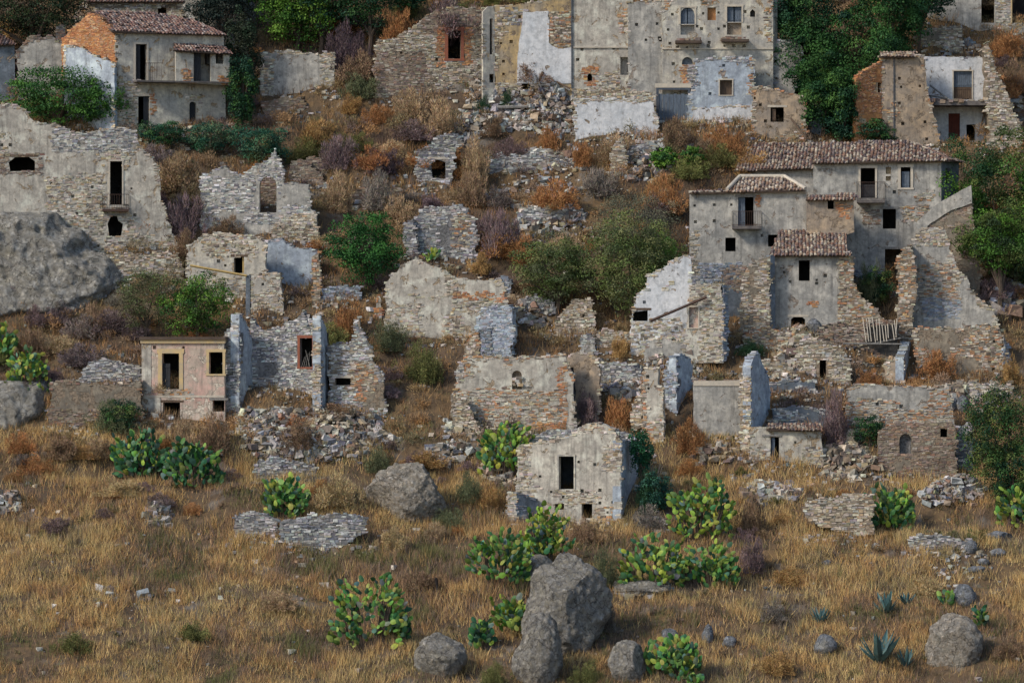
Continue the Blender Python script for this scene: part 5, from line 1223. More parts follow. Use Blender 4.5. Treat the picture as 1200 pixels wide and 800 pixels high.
for a in [
 ('rounded rust-brown shrub between blue-shaded wall side and grey banded wall', 786, 482, 836, 530, 'rust'),
 ('purple-brown shrub in front of the pink house, right part', 228, 478, 275, 535, 'brown'),
 ('mauve-grey twiggy shrub at the foot of the pink house, left of the brown one', 195, 484, 235, 528, 'tan'),
 ('brown twiggy shrub behind the shed, under the grassy ledge', 955, 448, 998, 520, 'purple'),
 ('pale brown shrub on the low wall beside the white wall, below the palace door', 720, 88, 760, 112, 'brown'),
 ('purplish bare shrub on the slope left of centre, above the arched window level', 372, 148, 420, 198, 'purple'),
 ('orange-brown shrub at top of the rough stone wall', 448, 4, 490, 44, 'rust'),
 ('grey-green shrub right of the grey panel wall', 396, 78, 446, 116, 'greygreen'),
 ('orange shrub on the slope under the grey-green shrub', 422, 116, 460, 146, 'rust'),
 ('large brown shrub with dark foot behind the slanting facade, left', 166, 172, 252, 226, 'tan'),
 ('dark grey-brown shrub in the gap right of the slanting facade', 188, 216, 242, 280, 'purple'),
 ('brown bush covering the bank below the arched window wall', 238, 248, 292, 282, 'brown'),
 ('big orange-brown shrub left of the grey balcony house', 752, 196, 808, 250, 'rust'),
 ('orange shrub under the green bush, left of the pale-capped roof', 748, 205, 790, 234, 'ochre'),
 ('brown shrub beside the tan beam wall, under the palace', 770, 132, 818, 172, 'brown'),
 ('rusty shrub in front of the white base wall, palace right', 818, 140, 882, 186, 'rust'),
 ('brown shrub hiding the left foot of the white ruin, below its black hole', 733, 376, 768, 402, 'rust'),
 ('ochre grass-like shrub below the white ruin hole', 708, 388, 746, 418, 'ochre'),
 ('purplish shrub mass above the olive bushes, right', 738, 228, 800, 260, 'purple'),
 ('orange shrub in front of the long grey panel, left slope', 344, 134, 400, 172, 'ochre'),
 ('rust shrub at the palace rubble foot', 625, 142, 662, 176, 'rust'),
 ('orange shrub below the white wall, left corner', 664, 158, 700, 196, 'rust'),
 ('brown shrub below the white wall, middle', 695, 150, 745, 190, 'tan'),
 ('feathery brown shrub right of the square-holed remnant', 535, 150, 580, 215, 'tan'),
 ('grey-brown shrub on the centre slope above the ivy-dotted wall', 560, 230, 612, 300, 'purple'),
 ('orange grass shrub beside the blue corner block top', 545, 294, 580, 324, 'ochre'),
 ('dark brown shrub at the foot of the tan wall remnant, centre right', 668, 452, 706, 500, 'purple'),
 ('rust shrub right of the broken tan remnant', 700, 455, 750, 505, 'rust'),
 ('rusty shrub before the broad low wall, right', 1072, 400, 1122, 444, 'rust'),
 ('rust shrub inside the cavity under the horizontal pole', 1000, 428, 1038, 455, 'rust'),
 ('ochre shrub on the right edge beside the low stone wall', 1165, 412, 1205, 452, 'ochre'),
 ('brown shrub at the upper right edge under the corner building', 1150, 28, 1205, 66, 'rust'),
 ('dark shrub right of the tan stone pillar, upper right', 1166, 66, 1215, 115, 'brown'),
 ('orange-brown brush at the left edge below the rock face', 14, 378, 62, 418, 'brown'),
 ('rust shrub in the sunken recess at the left edge', 0, 200, 52, 240, 'rust'),
 ('rust shrub at the right foot of the sloping facade', 198, 262, 240, 300, 'brown'),
 ('ochre shrub on the lower ledge right of the curved blue-white room', 348, 280, 385, 296, 'rust'),
 ('orange shrub mass below the round green tree', 380, 344, 440, 398, 'rust'),
 ('rust shrub between the pillar and stepped wall', 386, 380, 412, 404, 'ochre'),
 ('brown twiggy shrub at the foot of the stepped wall', 352, 466, 432, 488, 'brown'),
 ('purple-brown low shrub in front of the dark stone house', 320, 484, 378, 526, 'brown'),
 ('mauve dry bush right of the nearest house, below the green climbing shrub', 736, 586, 782, 622, 'grey'),
 ('brown bush under the nearest house lower window', 664, 600, 700, 634, 'brown'),
 ('dry brown bush with a dark stub, right of the double cactus', 860, 572, 900, 626, 'brown'),
 ('dark scrub patch right of the double cactus mound', 862, 622, 905, 672, 'purple'),
 ('grey-brown weeds below the pointed boulder base', 690, 700, 730, 740, 'grey'),
 ('brown brush left of the palace lower rubble', 560, 130, 600, 160, 'brown'),
 ('orange brush right of the brick-windowed wall foot', 490, 108, 550, 160, 'tan'),
 ('brown brush just under the brick-windowed wall', 455, 100, 505, 140, 'tan'),
 ('purple brush below the orange slope shrub', 430, 170, 478, 205, 'dkpurple'),
 ('pale brown brush right of the arched window wall', 372, 196, 420, 250, 'tan'),
 ('mauve brush above the round green tree', 414, 190, 470, 246, 'grey'),
 ('wide brown brush on the mid slope left of the ivy-dotted wall', 440, 222, 492, 262, 'tan'),
 ('orange brush on the mid slope below the pale stone bank', 610, 205, 690, 245, 'rust'),
 ('brown brush left of the pale stone bank', 530, 196, 575, 240, 'brown'),
 ('mauve brush right of the pale stone bank', 672, 190, 728, 232, 'grey'),
 ('rust brush above the stone tower stub, centre right', 590, 270, 636, 310, 'rust'),
 ('brown brush left of the small corner house roof', 1000, 300, 1036, 362, 'greygreen'),
 ('brown tuft on the grey parapet foot at right', 1140, 316, 1205, 350, 'purple'),
]: shrub(*a[:5], a[5])
for q_ in [('wide rust scrub patch at the upper left of the field, nearest the left edge', 0, 504, 46, 532, 'rust'), ('brown scrub patch in the upper left field, left of the prickly pear pair', 46, 506, 96, 540, 'brown'), ('tan scrub clump between the left scrub and the prickly pear pair', 90, 508, 134, 538, 'tan'),
 ('rust scrub clump low in the upper left field', 20, 530, 70, 556, 'rust'), ('purplish scrub clump at the foot of the big rock face', 20, 352, 66, 384, 'purple'), ('brown scrub clump at the right foot of the big rock face', 88, 350, 134, 392, 'brown'), ('tan scrub at the top edge of the big rock face', 54, 238, 100, 266, 'tan'),
 ('golden tuft behind the tan boulder', 470, 524, 540, 546, 'ochre'), ('golden tuft left of the tan boulder', 360, 548, 426, 592, 'straw'), ('golden grass clump left of the nearest ruined house', 552, 562, 600, 600, 'ochre'), ('yellow grass clump below the tan boulder', 440, 612, 486, 642, 'straw'),
 ('straw clump in the right field, under the flat stone line', 1050, 672, 1120, 698, 'straw'), ('golden clump in the middle of the right field', 900, 660, 960, 684, 'ochre'), ('olive weed clump at the bottom left of the field', 200, 724, 250, 748, 'olive'), ('olive weed clump in the lower left field', 60, 736, 120, 762, 'olive'),
 ('pale straw clump in the left field', 110, 556, 170, 580, 'straw'), ('brown weed clump in the lower middle field', 470, 664, 520, 690, 'brown'), ('grey weed clump in the lower right field', 880, 700, 930, 726, 'grey'), ('brown weed clump near the bottom right corner', 1160, 740, 1205, 770, 'brown'),
 ('golden weed clump at the bottom edge, right of centre', 880, 760, 940, 790, 'ochre'), ('grey-brown weed clump left of the large prickly pear mound', 300, 690, 356, 716, 'tan')]: shrub(*q_)
shrub('dark purplish bush covering the top of the brick-windowed wall', 484, -14, 568, 34, 'purple', front=3.2, by=48)
shrub('brown bush hanging over the top of the rough wall, left of the purple bush', 446, 6, 494, 44, 'rust', front=2.2, by=56)
shrub('reddish purple bush above the grey panel wall', 380, 20, 438, 74, 'dkpurple', front=1.0, by=84)
shrub('dull brown bush on the grey panel wall top, right part', 392, 56, 450, 92, 'brown', front=1.0, by=96)
for a in [
 ('olive grass-like bush below the pale middle ruin', 462, 392, 528, 450, 'olive', None),
 ('dark grey-green bush left below the pale middle ruin', 428, 368, 488, 412, 'greygreen', None),
 ('grey-green bush in the grass left of the pink house', 100, 462, 166, 508, 'greygreen', None),
 ('green weeds under the white ruin and buttress gap', 858, 392, 902, 416, 'dkgreen', None),
 ('small green weed patch beside the nearest house, right side', 745, 540, 775, 604, 'dkgreen', None),
 ('dark green shrub right of the upright wall left of nearest house', 524, 548, 575, 590, 'greygreen', None),
 ('grey-green grass clump under the tan boulder', 500, 588, 552, 622, 'greygreen', None),
 ('olive grass patch at the bottom edge beside the blocky boulder', 664, 770, 714, 806, 'olive', None),
 ('olive weeds at the bottom edge left of the blocky boulder', 556, 770, 600, 806, 'olive', None),
 ('dark olive weeds right of the pointed boulder', 690, 630, 730, 690, 'greygreen', None),
 ('green weed clump on the stone fan, below the stepped wall', 418, 520, 470, 555, 'greygreen', None),
 ('vine-like green shrub on rubble at the palace foot, left', 552, 108, 578, 136, 'dkgreen', None),
 ('small green shrub on the rubble beside the flat beam', 583, 100, 606, 128, 'dkgreen', None),
]: shrub(a[0], *a[1:5], a[5], 'leafy', by=a[6])

# the dry shrubs that crowd the slope; alike ones share a label and a group
MARKS = [('the balcony house', 200, 95), ('the orange brick gable', 100, 50), ('the cream facade with slanting edge', 150, 210), ('the arched window wall', 300, 240), ('the curved blue-white room', 335, 325), ('the pink house', 215, 440),
 ('the red-framed window', 358, 415), ('the stepped wall', 430, 430), ('the round green tree', 427, 295), ('the ivy-dotted stone wall', 525, 270), ('the brick-coursed pale ruin', 520, 350), ('the niche wall', 600, 455), ('the blue corner block', 580, 395),
 ('the tower stub', 676, 372), ('the feathery olive bushes', 700, 310), ('the square-holed remnant', 512, 195), ('the pale stone bank', 620, 195), ('the grey panel wall', 350, 90), ('the brick-windowed wall', 520, 60), ('the fallen roof timbers', 632, 100),
 ('the white wall under the palace', 720, 135), ('the grey metal gate', 789, 125), ('the white-based house front', 845, 120), ('the tan beam wall', 912, 135), ('the orange brick ruin', 1020, 125), ('the exposed white rooms', 1120, 120), ('the corner building', 1130, 25),
 ('the hipped tile roof', 1030, 180), ('the pale ridge caps', 893, 215), ('the grey balcony house', 850, 270), ('the white sloping ruin', 790, 350), ('the small tile-roofed house', 945, 330), ('the long straight pillar', 1062, 370), ('the row of laths', 1030, 388),
 ('the tall right ruin', 1110, 320), ('the broad low wall', 1130, 415), ('the narrow doorway front', 965, 425), ('the cream shed', 920, 520), ('the sharp blue gable', 890, 465), ('the cream pillar', 768, 480), ('the niche retaining wall', 1080, 530),
 ('the nearest ruined house', 668, 560), ('the tan boulder', 475, 578), ('the big rock face', 60, 310), ('the fallen stone fan', 360, 520), ('the green bush above the pink house', 230, 360), ('the twin bright green bushes', 793, 188), ('the tall feathery tree', 1165, 510),
 ('the leaf-covered left edge rock', 25, 470), ('the garden recess', 25, 225), ('the purple shrub above the arched wall', 396, 172), ('the right edge tree', 1165, 235), ('the low dark slot wall', 400, 344)]
ADJ = {'rust': 'rust-orange', 'tan': 'tan feathery', 'purple': 'purplish bare-twigged', 'brown': 'dark brown', 'ochre': 'golden ochre', 'grey': 'ash-grey twiggy', 'olive': 'dull olive'}
def where(x, y, z):
    px = 600 + x / (y + 260) * 260 * 20; py = 400 - (z - 20) / (y + 260) * 260 * 20
    m = min(MARKS, key=lambda q: math.hypot(q[1] - px, q[2] - py)); dx, dy = px - m[1], py - m[2]; r_ = math.hypot(dx, dy)
    rel = ('right of' if dx > 0 else 'left of') if abs(dx) > 1.8 * abs(dy) else ('below' if dy > 0 else 'above') if abs(dy) > 1.8 * abs(dx) else ('below and right of' if dx > 0 else 'below and left of') if dy > 0 else ('above and right of' if dx > 0 else 'above and left of')
    return ('close ' if r_ < 45 else '') + rel + ' ' + m[0]
walls_ = [(pl.w(u0, 0), pl.w(u1, 0), t_) for (pl, u0, u1, zt, t_) in FEET]
placed = []; used_labels = set()
def free(x, y, h, r):
    for A_, B_, t_ in walls_:
        if min(A_.x, B_.x) - r * .8 < x < max(A_.x, B_.x) + r * .8:
            f = min(1, max(0, (x - A_.x) / ((B_.x - A_.x) or 1e-6))); wy = A_.y + (B_.y - A_.y) * f
            if wy - h * 1.7 - .4 < y < wy + t_ + .4: return False
    return all((x - a_) ** 2 + (y - b_) ** 2 > (.52 * (r + c_)) ** 2 for a_, b_, c_ in placed)
tries = 0
while len(placed) < 296 and tries < 16000:
    tries += 1
    up = random.random() < .84
    x = random.uniform(-38, 38); y = random.uniform(29, 74) if up else random.uniform(17, 29)
    if abs(x) > (y + 260) * .1185: continue
    r = random.uniform(.85, 2.0) if up else random.uniform(.5, 1.1); h = r * random.uniform(.75, 1.05)
    if not free(x, y, h, r): continue
    v_ = float(spread_ := np.clip((fbm(np.array([x / 7]), np.array([y / 5]), 15, 3)[0] - .5) * 2.2 + .5 + random.gauss(0, .22), 0, .999))
    k = ['purple', 'grey', 'tan', 'brown', 'rust', 'tan', 'ochre', 'rust', 'olive'][int(v_ * 9)]
    size_ = 'large' if r > 1.35 else 'small' if r < .95 else 'middling'
    lab_ = size_ + ' ' + ADJ[k] + ' shrub ' + where(x, y, float(height(x, y)) + h / 2)
    if lab_ in used_labels: continue
    used_labels.add(lab_); placed.append((x, y, r))
    o = link('dry_shrub', random.choice(SHRUBS)); o.location = (x, y, float(height(x, y)) - .1)
    o.scale = (r, r * .9, h * 1.05); o.rotation_euler = (0, 0, random.uniform(0, 6.28))
    j = random.uniform(.8, 1.2); o.color = tuple(q * j * random.uniform(.94, 1.06) for q in CLR[k]) + (1,)
    o['label'] = lab_; o['category'] = 'shrub'; o['group'] = 'dry shrubs crowding the slope'


def tube_np(path, radii, n=7):
    V = []; F = []
    for i, (p_, r) in enumerate(zip(path, radii)):
        d = (path[min(i + 1, len(path) - 1)] - path[max(i - 1, 0)]).normalized(); u = d.orthogonal().normalized(); w = d.cross(u)
        V += [p_ + (u * math.cos(6.2832 * k / n) + w * math.sin(6.2832 * k / n)) * r for k in range(n)]
    for i in range(len(path) - 1):
        F += [(i * n + k, i * n + (k + 1) % n, (i + 1) * n + (k + 1) % n, (i + 1) * n + k) for k in range(n)]
    return V, F
def tree(label, x0, y0, x1, y1, cols, n=6000, leaf=.16, by=None, name='tree', cat='tree', clumps=60, depth=.7, trunk=True, group=None, up=0.0, bark='bark'):
    """crown of leaf clumps within the outline seen in the photo, on a forked trunk"""
    base = G((x0 + x1) / 2, by or y1); s = (base.y - CAM_Y) / 260 / PPM
    w = (x1 - x0) / 2 * s; hgt = ((y1 - y0)) / 2 * s
    cz = (((by or y1) - (y0 + y1) / 2)) * s
    root = bpy.data.objects.new(name, None); COL.objects.link(root); root.location = base; root.empty_display_size = .3
    root['label'] = label; root['category'] = cat
    if group: root['group'] = group
    k = int(clumps * 1.2); n = int(n * .95)
    c = RNG.normal(size=(k, 3)); c /= np.linalg.norm(c, axis=1, keepdims=True)
    c *= RNG.uniform(.35, .86, (k, 1))
    rad_ = RNG.uniform(.14, .30, k) * (60 / max(60, k)) ** .2
    idx = RNG.integers(0, k, n)
    d = RNG.normal(size=(n, 3)); d /= np.linalg.norm(d, axis=1, keepdims=True)
    d[:, 2] = np.where(RNG.random(n) < .7, np.abs(d[:, 2]), d[:, 2])
    P = c[idx] + d * rad_[idx][:, None] * RNG.uniform(.6, 1.1, (n, 1))
    P = 1.12 * P * np.array([w, w * depth, hgt]) + np.array([0, w * depth * .05, cz])
    nrm = d + .6 * RNG.normal(size=(n, 3)); nrm /= np.linalg.norm(nrm, axis=1, keepdims=True)
    a = np.cross(nrm, RNG.normal(size=(n, 3))); a /= np.linalg.norm(a, axis=1, keepdims=True); b = np.cross(nrm, a)
    L = RNG.uniform(.6, 1.25, (n, 1)) * leaf
    V = np.stack([P - a * L * .5, P + b * L * .32, P + a * L * .5, P - b * L * .32], 1).reshape(-1, 3)
    F = np.arange(4 * n).reshape(-1, 4)
    pal = np.array(cols, float)
    cc = (pal[RNG.integers(0, len(pal), k)] * RNG.uniform(.8, 1.2, (k, 1)))[idx] * (RNG.uniform(.82, 1.2, n))[:, None]
    link('crown', make_mesh('crown', V, F, 'leaves', np.clip(cc, .005, .8)), root)
    if trunk:
        VV = []; FF = []
        top = Vector((0, w * depth * .05, cz))
        pth = [Vector((0, .2, -.4)), Vector((.05 * w, .15, cz * .35)), top * .8]
        v, f = tube_np(pth, [.05 * w + .07, .04 * w + .05, .03 * w + .03]); FF += f; VV += v
        for q in range(6):
            e = Vector((c[q][0] * w, c[q][1] * w * depth + w * depth * .05, c[q][2] * hgt + cz)) * .9
            v, f = tube_np([pth[1], (pth[1] + e) / 2 + Vector((0, 0, .1)), e], [.035 * w + .03, .02 * w + .02, .012]); b0 = len(VV)
            VV += v; FF += [tuple(i + b0 for i in g) for g in f]
        link('trunk', make_mesh('trunk', VV, FF, bark), root)
    return root
GR = [(.03, .09, .025), (.045, .12, .03), (.02, .065, .025), (.07, .15, .035)]
DG = [(.02, .065, .03), (.03, .08, .03), (.015, .05, .03), (.045, .11, .03)]
BG = [(.10, .22, .03), (.07, .17, .03), (.14, .26, .04), (.04, .11, .03)]
OL = [(.09, .13, .035), (.06, .10, .03), (.13, .17, .045), (.04, .07, .03)]
tree('round dense green tree on its own, left of centre', 380, 247, 474, 340, [(.035, .12, .03), (.05, .16, .035), (.025, .09, .03)], 14000, .15, by=345, clumps=120)
tree('bright green tree at the top edge above the grey panel wall', 296, -36, 398, 66, BG, 17000, .17, by=70)
tree('dark green tree at the top edge, right of the bright green one', 385, -40, 480, 45, DG, 9000, .17, by=70)
tree('leafy fig-like tree in front of the broken walls, upper left', -5, 84, 138, 156, [(.05, .13, .03), (.07, .17, .03), (.035, .10, .03)], 13000, .17, by=158, clumps=110)
tree('leafy low branch mass under the orange gable, right part of the fig-like growth', 88, 86, 152, 158, [(.05, .13, .03), (.07, .17, .03), (.035, .10, .03)], 7000, .17, by=160)
tree('large green tree right of the palace, lower left lobe', 918, 66, 1010, 158, GR, 12000, .17, by=162, clumps=40)
tree('large dark tree crown right beside the palace top', 896, -30, 1000, 76, DG, 12000, .18, by=110, clumps=40)
tree('large green tree at the top edge between palace and corner building', 980, -40, 1095, 76, GR, 16000, .18, by=100, clumps=42)
tree('dark green tree filling the hollow left of the orange brick wall', 960, 90, 1010, 172, DG, 7000, .17, by=176)
tree('low green tree in front of the orange brick wall foot', 985, 140, 1052, 172, DG, 6000, .15, by=174)
tree('wide sunlit olive-green tree on the right edge beside the parapet', 1096, 146, 1240, 330, OL + GR + BG[:2], 40000, .15, by=330, clumps=80)
tree('green leafy mass below the sloping parapet, right edge', 1116, 236, 1225, 328, OL + BG[:2], 18000, .14, by=372, name='bush', cat='bush', clumps=80)
tree('tall feathery green tree at the right edge above the dark stone heap', 1122, 446, 1215, 580, OL + DG, 18000, .13, by=590, clumps=150)
tree('bright green bush above the pink house, behind its roof ledge', 184, 320, 276, 398, BG + OL[:2], 12000, .14, by=400, clumps=90, name='bush', cat='bush')
tree('dark tree in the narrow gap right of the sagging roof house', 262, 60, 304, 160, DG, 6000, .16, by=165)
tree('dark bushy tree at the top left corner behind the ruined walls', -40, -50, 112, 62, [(.03, .05, .02), (.05, .04, .025), (.02, .04, .02)], 20000, .17, by=92, clumps=80)
tree('dark shaded tree at the top edge above the rocky bank', 210, -50, 305, 44, [(.02, .035, .03), (.035, .045, .035)], 12000, .17, by=84)
tree('bright green spiky bush, left of two above the pale-capped roof', 760, 174, 796, 202, BG, 2600, .16, name='bush', cat='bush', trunk=False)
tree('bright green spiky bush, right of two above the pale-capped roof', 794, 176, 826, 202, BG, 2200, .16, name='bush', cat='bush', trunk=False)
tree('dark green ivy-like bush behind the nearest house right corner', 735, 500, 768, 560, [(.02, .09, .05), (.03, .12, .05)], 4500, .13, name='bush', cat='bush', by=590)
tree('teal green bush at the foot of the nearest house right wall', 745, 555, 790, 602, [(.03, .09, .07), (.04, .12, .07)], 4000, .13, name='bush', cat='bush')
tree('small dark green bush at the top of the slope above the rough stone wall', 455, -20, 500, 20, DG, 3500, .16, name='bush', cat='bush', trunk=False, by=40)
OB = [(.12, .17, .05), (.15, .20, .06), (.07, .11, .04), (.19, .20, .08), (.10, .12, .06)]
TB = [(.03, .11, .07), (.045, .14, .07), (.025, .08, .055), (.09, .15, .08)]
tree('large olive green bush, right one of the feathery pair left of the white ruin', 680, 252, 800, 372, OB, 30000, .12, name='bush', cat='bush', clumps=170, by=394)
tree('large olive green bush, left one of the feathery pair right of centre', 598, 278, 706, 362, OB, 24000, .12, name='bush', cat='bush', clumps=150, by=376)
tree('grey-green bush rising behind the feathery olive pair', 690, 226, 800, 310, [(.13, .14, .09), (.10, .11, .08), (.17, .16, .10)], 14000, .10, name='bush', cat='bush', clumps=140, by=330)
tree('bright green growth on the right flank of the feathery olive pair', 740, 270, 806, 345, BG + OB[:2], 9000, .12, name='bush', cat='bush', by=375)
tree('dark teal low bush right of the balcony house foot, upper left', 268, 142, 346, 198, TB, 9000, .12, name='bush', cat='bush', by=200, clumps=70)
tree('dark teal bush in the middle below the balcony house, upper left', 212, 142, 280, 184, TB, 7000, .12, name='bush', cat='bush', by=186)
tree('dark green bush at the foot of the house with sagging roof', 158, 142, 222, 176, DG + TB, 6000, .12, name='bush', cat='bush', by=178)
tree('brownish green bush left of the small window wall, left slope', 128, 318, 210, 392, [(.12, .12, .06), (.16, .13, .08), (.09, .11, .05), (.10, .15, .05)], 12000, .10, name='bush', cat='bush', by=402, clumps=120)
tree('dark green bush in the hollow left of the pink house wall', 112, 468, 168, 510, DG + OB[:1], 5000, .11, name='bush', cat='bush')
tree('low green bush behind the right house gap, beside the dark cavity', 1004, 318, 1052, 364, DG + OB[:1], 5000, .11, name='bush', cat='bush', by=368)
tree('dark green weeds right of the rubble, below the retaining wall', 996, 488, 1042, 526, DG, 4000, .11, name='bush', cat='bush')
tree('olive bush at the right edge under the sunlit wide tree', 1150, 290, 1225, 340, OB + DG, 8000, .13, name='bush', cat='bush')
tree('dark green bush cut by the right edge, under the feathery tree', 1150, 520, 1225, 600, OB[:2] + DG, 9000, .12, name='bush', cat='bush', by=602)
tree('dark green tree mass right behind the palace corner', 890, -10, 985, 110, DG + GR[:1], 14000, .17, by=128, clumps=45)
tree('dark green tree mass between the palace trees and orange brick wall', 930, 20, 1060, 130, GR, 18000, .17, by=140, clumps=50)
tree('dark green tree at the top edge left of the corner building', 1030, -40, 1120, 40, DG, 9000, .17, by=70)
tree('deep green tree at the top edge behind the bright green one', 330, -40, 420, 50, DG, 9000, .17, by=75)
tree('dark tree in the gap left of the grey panel wall', 255, 10, 310, 110, [(.03, .055, .03), (.04, .05, .03)], 8000, .16, by=135)
# bare twiggy sapling right of the nearest house
t = bpy.data.objects.new('bare_sapling', None); COL.objects.link(t); t.location = G(764, 590); t['label'] = 'bare pale-branched sapling right of the nearest house'; t['category'] = 'sapling'
VV = []; FF = []
for q in range(12):
    a = random.uniform(-.5, .5); e = Vector((a * 1.4, random.uniform(-.3, .3), random.uniform(1.6, 2.6)))
    v, f = tube_np([Vector((0, 0, -.2)), Vector((a * .4, 0, .9)), e], [.05, .03, .012], 5); b0 = len(VV); VV += v; FF += [tuple(i + b0 for i in g) for g in f]
link('branches', make_mesh('branches', VV, FF, 'bark_pale'), t)

# prickly pears: every pad is a piece of its own
def pad_mesh(k):
    rg = np.random.default_rng(k)
    n = 10; V = []
    for i in range(n):
        t = 2 * math.pi * i / n
        V.append((math.sin(t) * (.30 + .05 * math.cos(t + .3)) * rg.uniform(.93, 1.07), 0, .5 - math.cos(t) * .5))
    V += [(0, -.07, .5), (0, .07, .5)]
    F = [(i, (i + 1) % n, n) for i in range(n)] + [((i + 1) % n, i, n + 1) for i in range(n)]
    return make_mesh('pad', V, F, 'cactus_pad', smooth=False)
PADM = [pad_mesh(k) for k in range(5)]
def cactus(label, x0, y0, x1, y1, n=110, tone='green', size=.5):
    base = G((x0 + x1) / 2, y1); s = (base.y - CAM_Y) / 260 / PPM
    w = (x1 - x0) / 2 * s; h = (y1 - y0) * s
    root = bpy.data.objects.new('prickly_pear', None); COL.objects.link(root); root.location = base; root.empty_display_size = .3
    root['label'] = label; root['category'] = 'cactus'
    cnt = 0; n = int(min(298, n * 2.2)); size *= .84; w *= 1.1
    heads = max(3, n // 22)
    H_ = [(random.uniform(-.7, .7), random.uniform(.55, 1.0), random.uniform(.3, .5)) for _ in range(heads)]
    while cnt < n:
        # pads sit in overlapping rounded heads, stacked tip on tip and leaning outwards
        hx, hz, hr = random.choice(H_)
        a = random.uniform(0, math.pi * 2); rr = hr * random.random() ** .4
        x = hx * w + rr * w * math.cos(a); lim = h * hz * math.sqrt(max(.08, 1 - min(.95, (x / w) ** 2)))
        z = lim * (random.random() ** .75) * .9
        if abs(x) > w * .95: continue
        y = -w * .55 * math.sqrt(max(0, 1 - min(1, (x / w) ** 2))) * random.uniform(-.3, 1) * (1 - .5 * z / max(h, .1)) + w * .1
        q = Vector((x, y, z)); q.z = max(q.z, float(height(base.x + x, base.y + y)) - base.z - .05)
        d = Vector((x / w * .9 + random.gauss(0, .5), y / w * .5 + random.gauss(0, .35), .6)).normalized()
        for lv in range(random.choice((1, 2, 2, 3))):
            L = size * random.uniform(.7, 1.25)
            e = q + d * L
            if e.z > h * 1.02 or abs(e.x) > w: break
            o = link('pad', random.choice(PADM), root)
            yv = Vector((random.gauss(0, .8), -1, random.gauss(.15, .3))); xv = yv.cross(d).normalized(); yv = d.cross(xv)
            M = Matrix((xv, yv, d)).transposed().to_4x4(); M.translation = q
            o.matrix_local = M @ Matrix.Diagonal((L * random.uniform(.95, 1.3), L, L, 1))
            g = random.random()
            c = (.06, .15, .06) if g < .34 else (.13, .24, .055) if g < .66 else (.25, .33, .07) if g < .92 else (.34, .36, .08)
            if tone == 'yellow' and random.random() < .35: c = (.27, .33, .06)
            if tone == 'dark' and random.random() < .5: c = (.035, .10, .05)
            if random.random() < .12: c = (.13, .20, .15)
            o.color = tuple(v_ * random.uniform(.75, 1.25) for v_ in c) + (1,)
            cnt += 1; q = q + d * L * .93
            d = (d + Vector((random.gauss(0, .5), random.gauss(0, .4), random.gauss(.1, .2)))).normalized()
    # woody stems carrying the heads
    VV = []; FF = []
    for hx, hz, hr in H_:
        v, f = tube_np([Vector((hx * w * .5, .1, -.3)), Vector((hx * w * .8, .05, h * hz * .35)), Vector((hx * w, 0, h * hz * .6))], [.09, .07, .04], 5); b0 = len(VV)
        VV += v; FF += [tuple(i + b0 for i in g) for g in f]
    link('stem', make_mesh('stem', VV, FF, 'bark'), root)
cactus('large prickly pear mound alone in the lower field, left of the boulders', 386, 648, 474, 762, 280, size=.5)
cactus('small prickly pear bunch at the right foot of the large lower mound', 448, 705, 482, 752, 40, 'dark')
cactus('sprawling prickly pear left below the nearest house, beside the pointed boulder', 545, 612, 620, 690, 170, size=.48)
cactus('upright prickly pear growing against the nearest house left front', 610, 585, 672, 668, 170, 'yellow', size=.48)
cactus('prickly pear on the left flank of the blocky boulder', 572, 692, 625, 740, 80, 'yellow')
cactus('small prickly pear between boulders at the bottom, dark green', 550, 722, 584, 764, 45, 'dark')
cactus('prickly pear at the top left corner of the nearest house', 560, 492, 628, 560, 150, 'yellow')
cactus('yellowish prickly pear upper right of the double mound', 782, 552, 860, 634, 190, 'yellow')
cactus('wide prickly pear mound, left lower half of the double mound', 726, 615, 800, 690, 200, 'yellow')
cactus('wide prickly pear mound, right lower half of the double mound', 790, 632, 864, 690, 170, size=.46)
cactus('round prickly pear right of the square-ended dry stone wall', 1010, 562, 1070, 622, 130)
cactus('prickly pear cut by the right edge of the picture', 1168, 566, 1218, 618, 90, 'yellow')
cactus('prickly pear at the bottom edge right of the small rounded boulder', 756, 742, 822, 798, 130)
cactus('small prickly pear tip at the bottom edge below the round one', 805, 788, 830, 806, 14)
cactus('round prickly pear above the low grey bank, left field', 308, 553, 360, 608, 120)
cactus('prickly pear below the pink house, left of the pair', 132, 500, 200, 562, 170, 'dark')
cactus('prickly pear below the pink house, right of the pair', 192, 512, 262, 572, 140, 'dark')
cactus('hanging prickly pear above the grey rock face at the left edge', 8, 406, 56, 468, 120, 'yellow', .45)
cactus('prickly pear cut by the left edge of the picture', -20, 378, 20, 424, 70, size=.45)
cactus('tiny yellow prickly pear on top of the pale middle ruin', 494, 290, 515, 308, 12, 'yellow', .4)
cactus('small green plant between the two lower right rocks', 1098, 690, 1118, 710, 16)
cactus('small green plant right of the large low boulder', 1140, 710, 1160, 738, 18, 'dark')

